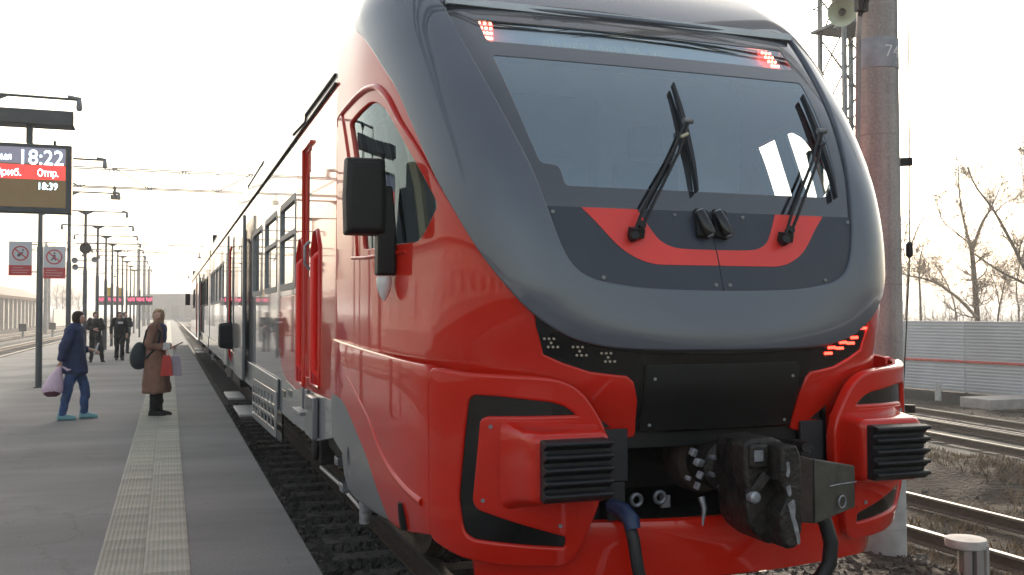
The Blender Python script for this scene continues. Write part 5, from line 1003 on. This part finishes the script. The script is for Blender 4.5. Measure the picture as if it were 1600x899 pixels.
# two warning signs hung beside lamp posts
def sign(y, px0, px1, py0, pym, py1, D, label, fig):
    a0, a1 = at(px0, py0, D), at(px1, py1, D); zm = at(px0, pym, D).z; x0, x1 = a0.x, a1.x + .0; z1, z0 = a0.z, a1.z; yy = y - .08; w_ = x1 - x0; cx, cz = (x0 + x1) / 2, zm + (z1 - zm) * .50; rr = w_ * .36
    t = thing('warning_sign', label, 'sign', (LX, y, PZ), 'warning signs with red footers'); MB().bb((x0, yy, z0), (x1, yy + .02, z1)).build('plate', SIGNW, t, bev=.004)
    MB().bb((x0, yy - .004, z0), (x1, yy + .021, zm)).build('footer', SIGNR, t)
    mb = MB(); n = 28; o1 = [(cx + rr * math.cos(2 * PI * i / n), yy - .005, cz + rr * math.sin(2 * PI * i / n)) for i in range(n)]; o2 = [(cx + rr * .83 * math.cos(2 * PI * i / n), yy - .005, cz + rr * .83 * math.sin(2 * PI * i / n)) for i in range(n)]; mb.loft([o1, o2], False); mb.build('ring', SIGNR, t)
    MB().box((cx, yy - .006, cz), (rr * 1.75, .002, rr * .16), (0, .72, 0)).build('slash', SIGNR, t)
    PIC = mat('dark pictogram', (.12, .10, .14), .6); pm_ = MB()
    if fig: pm_.prism([(cx - .1 * rr, cz + .05 * rr), (cx + .15 * rr, cz + .1 * rr), (cx + .2 * rr, cz - .5 * rr), (cx + .05 * rr, cz - .5 * rr), (cx, cz - .2 * rr), (cx - .3 * rr, cz - .5 * rr), (cx - .45 * rr, cz - .45 * rr)], yy - .003, yy - .004).lathe([(.01, yy - .003), (rr * .13, yy - .004)], (cx + .02 * rr, 0, cz + .5 * rr), 'y', 10).prism([(cx - .1 * rr, cz + .3 * rr), (cx + .15 * rr, cz + .3 * rr), (cx + .2 * rr, cz + .05 * rr), (cx - .2 * rr, cz + .05 * rr)], yy - .003, yy - .004)
    else: pm_.prism([(cx - .35 * rr, cz - .1 * rr), (cx + .3 * rr, cz + .25 * rr), (cx + .35 * rr, cz + .1 * rr), (cx - .1 * rr, cz - .45 * rr), (cx - .4 * rr, cz - .4 * rr)], yy - .003, yy - .004).lathe([(.01, yy - .003), (rr * .13, yy - .004)], (cx + .3 * rr, 0, cz + .45 * rr), 'y', 10)
    pm_.build('pictogram', PIC, t)
    fm = MB(); hh = zm - z0
    for i, (u0, u1) in enumerate(((.18, .62), (.12, .88), (.14, .8))): fm.bb((x0 + w_ * u0, yy - .006, z0 + hh * (.72 - .24 * i)), (x0 + w_ * u1, yy - .0045, z0 + hh * (.80 - .24 * i)))
    fo_ = fm.build('small_print', mat('faded pink print', (.62, .28, .28), .5), t); fo_['kind'] = 'stuff'
    for zz in (z1 - .06, z0 + .08): MB().tube([(x1 - .01, yy + .02, zz), (LX, y, zz)], .014, 6).build('bracket', POLE, t)
sign(23.15, 16, 50, 378, 415, 431, 20.9, 'white prohibition sign with red footer, left one of the two hung beside lamp posts', 0)
sign(29.5, 69, 103, 386, 419, 436, 27.0, 'white prohibition sign with red footer, right one of the two hung beside lamp posts', 1)
def led_board(px0, px1, py0, py1, D, label):
    a0, a1 = at(px0, py0, D), at(px1, py1, D); t = thing('led_board', label, 'display', (a0.x, a0.y, PZ), 'far red lettered display boards')
    y = a0.y; MB().bb((a0.x, y, a1.z), (a1.x, y + .2, a0.z)).build('housing', POLE, t); m_ = mat('pink lit letters', (.6, .1, .15), .5, emit=(1, .10, .22), estr=.9); mb = MB(); n = 16; w_ = (a1.x - a0.x) / n; h = a0.z - a1.z
    for i in range(n):
        if i in (5, 11): continue
        mb.bb((a0.x + w_ * (i + .15), y - .01, a1.z + h * (.42 + .1 * (i % 3 == 0))), (a0.x + w_ * (i + .8), y - .002, a1.z + h * (.85 - .1 * (i % 4 == 1))))
    o = mb.build('lit_letters', m_, t); o['kind'] = 'stuff'; MB().tube([((a0.x + a1.x) / 2, y + .1, PZ), ((a0.x + a1.x) / 2, y + .1, a0.z + .4)], .06, 8).build('post', POLE, t); return t, a0, a1
for q in ((154, 193, 463, 477, 62, 'red lettered display board with yellow panels on top, left of two down the platform'), (198, 238, 463, 477, 64, 'pink lettered display board, right of two down the platform')):
    t, a0, a1 = led_board(*q)
    if q[0] < 160:
        for u in (.25, .72): MB().bb((a0.x + (a1.x - a0.x) * u, a0.y + .05, a0.z), (a0.x + (a1.x - a0.x) * (u + .26), a0.y + .1, a0.z + .55)).build('yellow_panel', YEL, t)
bo = thing('bollard', 'dark slim bollard standing between the two guards', 'bollard', (-2.58, 43.6, PZ)); MB().lathe([(.09, PZ), (.06, PZ + .03), (.06, PZ + .98), (.075, PZ + 1.0), (.06, PZ + 1.05)], (-2.58, 43.6, 0), 'z', 12).build('shaft', POLE, bo, 40)

# ------------------------------------------------------------------ people
def person(label, loc, heading, sc, ov=None, group=None, face=0., skin=SKIN):
    root = thing('person', label, 'person', loc, group); ch, sh = math.cos(heading), math.sin(heading)
    T = lambda p: (loc[0] + (p[0] * ch - p[1] * sh) * sc, loc[1] + (p[0] * sh + p[1] * ch) * sc, loc[2] + p[2] * sc)
    J = dict(pel=(0, 0, .93), sp=(0, 0, 1.09), ch=(0, 0, 1.27), nb=(0, 0, 1.42), nk=(.015, 0, 1.475), hd=(.025, 0, 1.565), ht=(.015, 0, 1.635),
             shl=(0, .17, 1.385), ell=(-.02, .23, 1.12), wrl=(.06, .24, .88), shr=(0, -.17, 1.385), elr=(-.02, -.23, 1.12), wrr=(.06, -.24, .88),
             hpl=(0, .09, .88), knl=(.03, .10, .49), anl=(0, .10, .085), tol=(.15, .115, .035), hpr=(0, -.09, .88), knr=(.03, -.10, .49), anr=(0, -.10, .085), tor=(.15, -.115, .035))
    J.update(ov or {}); RD = dict(pel=.105, sp=.10, ch=.105, nb=.055, nk=.05, hd=.088, ht=.066, shl=.045, ell=.034, wrl=.027, hpl=.07, knl=.045, anl=.026, tol=.014)
    nose = math.cos(face), math.sin(face); h = J['hd']; J['ns'] = (h[0] + .088 * nose[0], h[1] + .088 * nose[1], h[2] - .01); J['cn'] = (h[0] + .055 * nose[0], h[1] + .055 * nose[1], h[2] - .075)
    E = [('pel', 'sp'), ('sp', 'ch'), ('ch', 'nb'), ('nb', 'nk'), ('nk', 'hd'), ('hd', 'ht'), ('hd', 'ns'), ('hd', 'cn')]
    for s in 'lr': E += [('ch', 'sh' + s), ('sh' + s, 'el' + s), ('el' + s, 'wr' + s), ('pel', 'hp' + s), ('hp' + s, 'kn' + s), ('kn' + s, 'an' + s), ('an' + s, 'to' + s)]
    for s, sg in (('l', 1), ('r', -1)):        # palm, four fingers and a thumb
        e, w_ = Vector(J['el' + s]), Vector(J['wr' + s]); d = (w_ - e).normalized(); side = d.cross(Vector((0, 0, 1))); side = (side.normalized() if side.length > .2 else Vector((1, 0, 0))) ; n_ = side.cross(d)
        J['pa' + s] = tuple(w_ + d * .055); RD['pa' + s] = .022; E.append(('wr' + s, 'pa' + s))
        for i, (o_, l_) in enumerate(((-.030, .062), (-.010, .074), (.010, .069), (.030, .052))):
            q = Vector(J['pa' + s]) + d * .02 + side * o_; J['f%d%s' % (i, s)] = tuple(q + d * l_ * .45); J['g%d%s' % (i, s)] = tuple(q + d * l_ * .8 - n_ * l_ * .45); RD['f%d%s' % (i, s)] = .009; RD['g%d%s' % (i, s)] = .0075; E += [('pa' + s, 'f%d%s' % (i, s)), ('f%d%s' % (i, s), 'g%d%s' % (i, s))]
        q = w_ + d * .02 - side * .03; J['th' + s] = tuple(q); J['ti' + s] = tuple(q + d * .035 - side * .02); RD['th' + s] = .011; RD['ti' + s] = .009; E += [('wr' + s, 'th' + s), ('th' + s, 'ti' + s)]
    RD['ns'] = .014; RD['cn'] = .042
    ks = list(J); me = bpy.data.meshes.new('body'); me.from_pydata([tuple(Vector(T(J[k_])) - Vector(loc)) for k_ in ks], [(ks.index(a), ks.index(b)) for a, b in E], []); me.materials.append(skin)
    o = link('body', me, root); o.modifiers.new('skin', 'SKIN'); ss = o.modifiers.new('sub', 'SUBSURF'); ss.levels = 2; ss.render_levels = 2
    for i, k_ in enumerate(ks):
        r_ = RD.get(k_, RD.get(k_[:-1] + 'l', .04)) * sc; me.skin_vertices[0].data[i].radius = (r_, r_); me.skin_vertices[0].data[i].use_root = (k_ == 'pel')
    o.modifiers['skin'].use_smooth_shade = True
    hx = Vector((nose[0], nose[1], 0)); hy = Vector((-nose[1], nose[0], 0)); hc = Vector(J['hd'])
    for sg in (-1, 1): MB().lathe([(.004, -.006), (.011, 0), (.004, .006)], T(hc + hx * .079 + hy * sg * .032 + Vector((0, 0, .012))), 'z', 8).build('eye', BLKC, o)
    q = [T(hc + hx * (.086 - abs(u) * .4) + hy * u + Vector((0, 0, -.047 + v))) for u, v in ((-.024, 0), (0, .007), (.024, 0), (0, -.007))]; MB().add(q, [(0, 1, 2, 3)]).build('mouth', mat('lips', (.40, .12, .11), .5), o)
    return root, T, J, hc, hx, hy
def ring(c, rx, ry, n=18, rip=0, ph=0.): return [(c[0] + rx * math.cos(2 * PI * i / n) * (1 + rip * math.cos(5 * 2 * PI * i / n + ph)), c[1] + ry * math.sin(2 * PI * i / n) * (1 + rip * math.cos(5 * 2 * PI * i / n + ph)), c[2]) for i in range(n)]
FOLD = bpy.data.textures.new('folds', 'CLOUDS'); FOLD.noise_scale = .10; FOLD.noise_depth = 2
def garment(name, m, root, T, rings, tubes=(), cap=True, n=18):
    mb = MB(); 
    if rings: mb.loft([[T(p) for p in ring(c, rx, ry, n, rip, i * .6)] for i, (c, rx, ry, rip) in enumerate(rings)], cap)
    for P, rad in tubes:
        C = catmull(P, 5); rr = np.interp(np.linspace(0, 1, len(C)), np.linspace(0, 1, len(rad)), rad); mb.tube([T(c) for c in C], [float(x) for x in rr], 10)
    o = mb.build(name, m, root, 60); md = o.modifiers.new('sub', 'SUBSURF'); md.levels = 2; md.render_levels = 2
    md = o.modifiers.new('folds', 'DISPLACE'); md.texture = FOLD; md.strength = .045; md.mid_level = .5; md.texture_coords = 'LOCAL'; return o
def sleeve(J, s, k=.1):
    sh, nb, el, wr = (Vector(J[q]) for q in ('sh' + s, 'nb', 'el' + s, 'wr' + s)); return [tuple(sh.lerp(nb, .45) + Vector((0, 0, .0))), tuple(sh + Vector((0, 0, .018))), tuple(sh.lerp(el, .4)), tuple(el), tuple(wr.lerp(el, k))]
def trousers(root, T, J, m, sc, w_=1.):
    garment('trousers', m, root, T, [((J['pel'][0], 0, 1.02), .12, .155, 0), ((J['pel'][0], 0, .92), .13, .165, 0), ((J['pel'][0], 0, .84), .115, .15, 0)], [([J['hp' + s], tuple(.5 * (a + b) for a, b in zip(J['hp' + s], J['kn' + s])), J['kn' + s], tuple(.5 * (a + b) for a, b in zip(J['kn' + s], J['an' + s])), (J['an' + s][0], J['an' + s][1], .06)], [x * sc * w_ for x in (.10, .092, .075, .066, .060)]) for s in 'lr'])
def shoes(root, T, J, m, h=.09):
    for s in 'lr':
        a, t = Vector(J['an' + s]), Vector(J['to' + s]); d = (t - a); d.z = 0; d.normalize(); n_ = Vector((-d.y, d.x, 0)); mb = MB(); zb = a.z - .085
        R_ = []
        for u, w_, hh in ((-.07, .02, .05), (-.06, .038, h), (-.01, .043, h * 1.05), (.06, .045, h * .75), (.13, .047, h * .6), (.18, .036, h * .5), (.20, .014, h * .3)):
            c = Vector((a.x, a.y, zb)) + d * u; R_.append([T(c + n_ * w_ * x + Vector((0, 0, hh * z))) for x, z in ((-1, 0), (-1.05, .3), (-.75, .85), (0, 1), (.75, .85), (1.05, .3), (1, 0))])
        mb.loft(R_); o = mb.build('shoe', m, root, 60); md = o.modifiers.new('sub', 'SUBSURF'); md.levels = 1; md.render_levels = 1
def hair(root, T, hc, hx, hy, m, long=False):
    lim_ = .45 if long else .12
    mb = MB(); n = 16; R_ = []
    prof = [(.004, .118), (.05, .110), (.082, .085), (.100, .045), (.104, .0), (.098, -.04), (.082, -.07)] + ([(.094, -.11), (.112, -.16), (.118, -.21), (.07, -.25)] if long else [(.05, -.09)])
    for r_, z in prof:
        rg = []
        for i in range(n):
            a = 2 * PI * i / n; front = math.cos(a); q = r_ * (1 + .05 * math.sin(7 * a + z * 40)); 
            if z < .055 and front > lim_: q = min(q, .066)       # leave the face free
            rg.append(T(hc + hx * (q * front - .012) + hy * q * .92 * math.sin(a) + Vector((0, 0, z))))
        R_.append(rg)
    mb.loft(R_); o = mb.build('hair', m, root, 60); md = o.modifiers.new('sub', 'SUBSURF'); md.levels = 1; md.render_levels = 1
# woman in blue, seen from her right side
bl = (-1.36, 16.1, PZ)
ovb = dict(nk=(.05, 0, 1.465), hd=(.075, 0, 1.545), ht=(.07, 0, 1.615), nb=(.02, 0, 1.41), shr=(-.01, -.17, 1.37), elr=(-.13, -.24, 1.10), wrr=(-.17, -.22, .87), shl=(.02, .17, 1.37), ell=(.04, .24, 1.10), wrl=(.25, .10, 1.05), knl=(.16, .09, .48), anl=(.15, .09, .085), tol=(.31, .09, .035), knr=(-.07, -.09, .48), anr=(-.15, -.09, .085), tor=(.01, -.09, .035))
p_, T, J, hc, hx, hy = person('woman in a navy blue coat and turquoise shoe covers standing sideways with a pink bag', bl, .05, .985, ovb, face=-.25)
trousers(p_, T, J, BLUEC, 1.0); shoes(p_, T, J, TEAL, .13); hair(p_, T, hc, hx, hy, HAIRB)
garment('coat', NAVY, p_, T, [((.035, 0, 1.475), .07, .075, 0), ((.025, 0, 1.45), .082, .09, 0), ((.01, 0, 1.40), .125, .185, 0), ((-.005, 0, 1.33), .15, .21, 0), ((-.01, 0, 1.2), .165, .215, .01), ((0, 0, 1.02), .165, .20, .02), ((.0, 0, .86), .19, .215, .03), ((.005, 0, .70), .215, .225, .04), ((.005, 0, .695), .19, .20, .04)],
        [(sleeve(J, 'r'), (.05, .085, .084, .075, .058)), (sleeve(J, 'l', .15), (.05, .085, .084, .075, .055))])
hv = Vector(T(J['par'])); pb_ = thing('plastic_bag', 'crumpled pink plastic bag held behind the woman in blue', 'bag', (hv.x, hv.y, hv.z - .45))
mb = MB(); r_ = random.Random(3); RR = []
for z, rx, ry, ox in ((.02, .03, .03, 0), (-.04, .045, .04, -.02), (-.12, .09, .06, -.05), (-.22, .13, .08, -.08), (-.32, .16, .09, -.10), (-.38, .15, .08, -.10), (-.41, .06, .04, -.09)): RR.append([(hv.x + ox + rx * math.cos(2 * PI * i / 14) * (1 + .16 * r_.gauss(0, 1) * .6), hv.y + ry * math.sin(2 * PI * i / 14), hv.z + z + r_.gauss(0, .008)) for i in range(14)])
mb.loft(RR); o = mb.build('body', PINK, pb_, 60); md = o.modifiers.new('sub', 'SUBSURF'); md.levels = 1; md.render_levels = 1
mb = MB().loft([[(hv.x - .10 + rx * math.cos(2 * PI * i / 10), hv.y - .02 + .06 * math.sin(2 * PI * i / 10), hv.z + z) for i in range(10)] for z, rx in ((-.33, .1), (-.40, .12), (-.435, .07))]); mb.build('dark_bottom', mat('dark red bag contents', (.10, .03, .05), .6), pb_, 60)
for dx in (-.03, .09): MB().tube([hv + Vector((dx * .2, 0, .01)), hv + Vector((dx + .02, -.02, -.05)), hv + Vector((dx * 1.7, -.03, -.04))], [.012, .022, .008], 6).build('handle_knot', PINK, pb_, 60)
ph = Vector(T(J['pal'])); tag(MB().box(ph + Vector((.03, -.02, .05)), (.012, .075, .15), (0, .35, .3)).build('phone', PAPER, None, bev=.004), 'pale phone held up by the woman in blue', 'phone')
# woman in the brown coat, body to the right, head turned to the camera
br_ = (-.19, 16.2, PZ)
ovc = dict(shr=(0, -.165, 1.37), elr=(-.03, -.22, 1.10), wrr=(.19, -.12, 1.07), shl=(0, .165, 1.37), ell=(.02, .22, 1.10), wrl=(.22, .02, 1.08), anl=(.03, .07, .085), anr=(-.02, -.07, .085), knl=(.03, .07, .49), knr=(.0, -.07, .49), tol=(.18, .07, .035), tor=(.13, -.08, .035), hd=(.03, 0, 1.555), ht=(.025, 0, 1.625))
p_, T, J, hc, hx, hy = person('woman in a long brown coat with fair hair looking back over the tactile strip', br_, -.30, 1.0, ovc, face=-1.25)
trousers(p_, T, J, BLKC, 1.0); shoes(p_, T, J, BLKC, .12); hair(p_, T, hc, hx, hy, HAIRL, True)
garment('coat', CAMEL, p_, T, [((.01, 0, 1.465), .07, .08, 0), ((.005, 0, 1.44), .08, .095, 0), ((0, 0, 1.40), .115, .175, 0), ((-.005, 0, 1.33), .135, .20, 0), ((-.01, 0, 1.2), .145, .195, .01), ((-.005, 0, 1.05), .14, .18, .01), ((0, 0, .86), .17, .20, .02), ((.0, 0, .60), .20, .225, .03), ((.005, 0, .36), .225, .245, .045), ((.005, 0, .355), .20, .22, .045)],
        [(sleeve(J, 'r'), (.05, .082, .078, .07, .052)), (sleeve(J, 'l'), (.05, .082, .078, .07, .052))])
garment('scarf', DENIM, p_, T, [((.05, -.0, 1.45), .07, .08, .04), ((.075, 0, 1.38), .085, .10, .05), ((.10, 0, 1.25), .06, .085, .05), ((.115, 0, 1.12), .04, .07, .05)])
bp2 = thing('backpack', 'dark blue grey backpack hanging at the back of the woman in the brown coat', 'bag', T((-.22, -.05, .9)))
R_ = []
for z, rx, ry in ((.72, .03, .05), (.76, .11, .12), (.88, .155, .15), (1.0, .135, .14), (1.1, .09, .11), (1.16, .03, .05)): R_.append([T((-.24 - .04 * (1.0 - z) + rx * math.cos(2 * PI * i / 14), -.06 + ry * math.sin(2 * PI * i / 14), z)) for i in range(14)])
o = MB().loft(R_).build('body', BAGB, bp2, 60); md = o.modifiers.new('sub', 'SUBSURF'); md.levels = 1; md.render_levels = 1
MB().tube([T((-.17, -.10, 1.10)), T((-.10, -.16, 1.33)), T((.0, -.17, 1.41)), T((.11, -.16, 1.30)), T((.08, -.18, 1.1)), T((-.10, -.17, .9))], .018, 6).build('strap', BAGB, bp2, 60)
hv = Vector(T(J['par'])); tag(MB().box(hv + Vector((-.05, -.06, .02)), (.10, .012, .11), (.2, .1, 0)).build('paper', PAPER, None), 'white papers held in the hands of the woman in brown', 'paper')
tag(MB().box(hv + Vector((.12, -.02, .05)), (.15, .07, .012), (0, -.45, .2)).build('phone', BLKC, None, bev=.003), 'dark phone held out by the woman in brown', 'phone')
for dx, m_, l_, n_ in ((-.045, BAGR, 'flat red paper carrier bag hanging from the hand of the woman in brown', 0), (.085, BAGV, 'flat lilac grey carrier bag next to the red one held by the woman in brown', 1)):
    bt = thing('carrier_bag', l_, 'bag', (hv.x + dx, hv.y - .08, hv.z - .48)); c = hv + Vector((dx, -.08 + .03 * n_, 0))
    MB().loft([[(c.x + a * wx, c.y + b * .035, c.z + z) for a, b in ((-1, -1), (1, -1), (1, 1), (-1, 1))] for z, wx in ((-.12, .055), (-.25, .075), (-.43, .092))]).build('body', m_, bt, bev=.006); MB().tube([c + Vector((-.03, 0, -.13)), c + Vector((-.0, .02, .0)), c + Vector((.03, 0, -.13))], .006, 5).build('handle', m_, bt, 60)
# two guards and a third man behind
def guard(label, loc, h, ov, m=BLKC, badge=False):
    p_, T, J, hc, hx, hy = person(label, loc, h, .98, ov, 'men standing down the platform'); trousers(p_, T, J, m, 1., 1.1); shoes(p_, T, J, BLKC, .12); hair(p_, T, hc, hx, hy, HAIRB)
    garment('jacket', m, p_, T, [((0, 0, 1.465), .07, .075, 0), ((0, 0, 1.44), .085, .10, 0), ((0, 0, 1.40), .12, .175, 0), ((0, 0, 1.32), .135, .205, 0), ((0, 0, 1.15), .145, .20, .01), ((0, 0, .98), .135, .18, .02), ((0, 0, .86), .14, .185, .02), ((0, 0, .855), .12, .17, .02)],
            [(sleeve(J, s, .08), (.05, .078, .074, .066, .05)) for s in 'lr'])
    if badge: MB().box(T((.163, .0, 1.30)), (.16, .012, .07), (0, 0, h + PI / 2)).build('badge', PAPER, p_)
arms = dict(ell=(.02, .25, 1.13), wrl=(.20, .03, 1.12), elr=(.02, -.25, 1.13), wrr=(.21, -.03, 1.08))
guard('man in black uniform standing with legs apart, left of the men down the platform', (-2.28, 34.6, PZ), -1.45, dict(arms, knl=(.03, .16, .49), anl=(0, .22, .085), tol=(.14, .26, .035), knr=(.02, -.10, .49), anr=(0, -.13, .085), tor=(.14, -.15, .035)))
guard('man in black uniform with a white chest badge walking towards the camera', (-1.60, 35.7, PZ), -1.35, dict(elr=(-.04, -.26, 1.13), wrr=(.06, -.27, .88), ell=(.0, .25, 1.13), wrl=(.10, .22, .9), knl=(.10, .08, .5), anl=(.12, .07, .085), tol=(.27, .08, .035), anr=(-.10, -.07, .085), knr=(.0, -.08, .48), tor=(.05, -.09, .035)), badge=True)
guard('man in charcoal clothes half hidden behind the guard with the badge', (-1.66, 41.6, PZ), -1.2, arms, GREYC)

# ------------------------------------------------------------------ haze
hz = MB().bb((-420, -60, -3), (420, 520, 14)).build('haze', []) if False else None
hm = bpy.data.materials.new('thin spring haze'); hm.use_nodes = True; n_ = hm.node_tree.nodes; n_.clear(); ho = n_.new('ShaderNodeOutputMaterial'); pv = n_.new('ShaderNodeVolumePrincipled')
pv.inputs['Color'].default_value = (.93, .94, .96, 1); pv.inputs['Density'].default_value = .0014; pv.inputs['Anisotropy'].default_value = .35; hm.node_tree.links.new(pv.outputs[0], ho.inputs['Volume'])
hz = MB().bb((-2600, -900, -3.5), (2600, 3100, 13)).build('haze', hm); hz['kind'] = 'stuff'
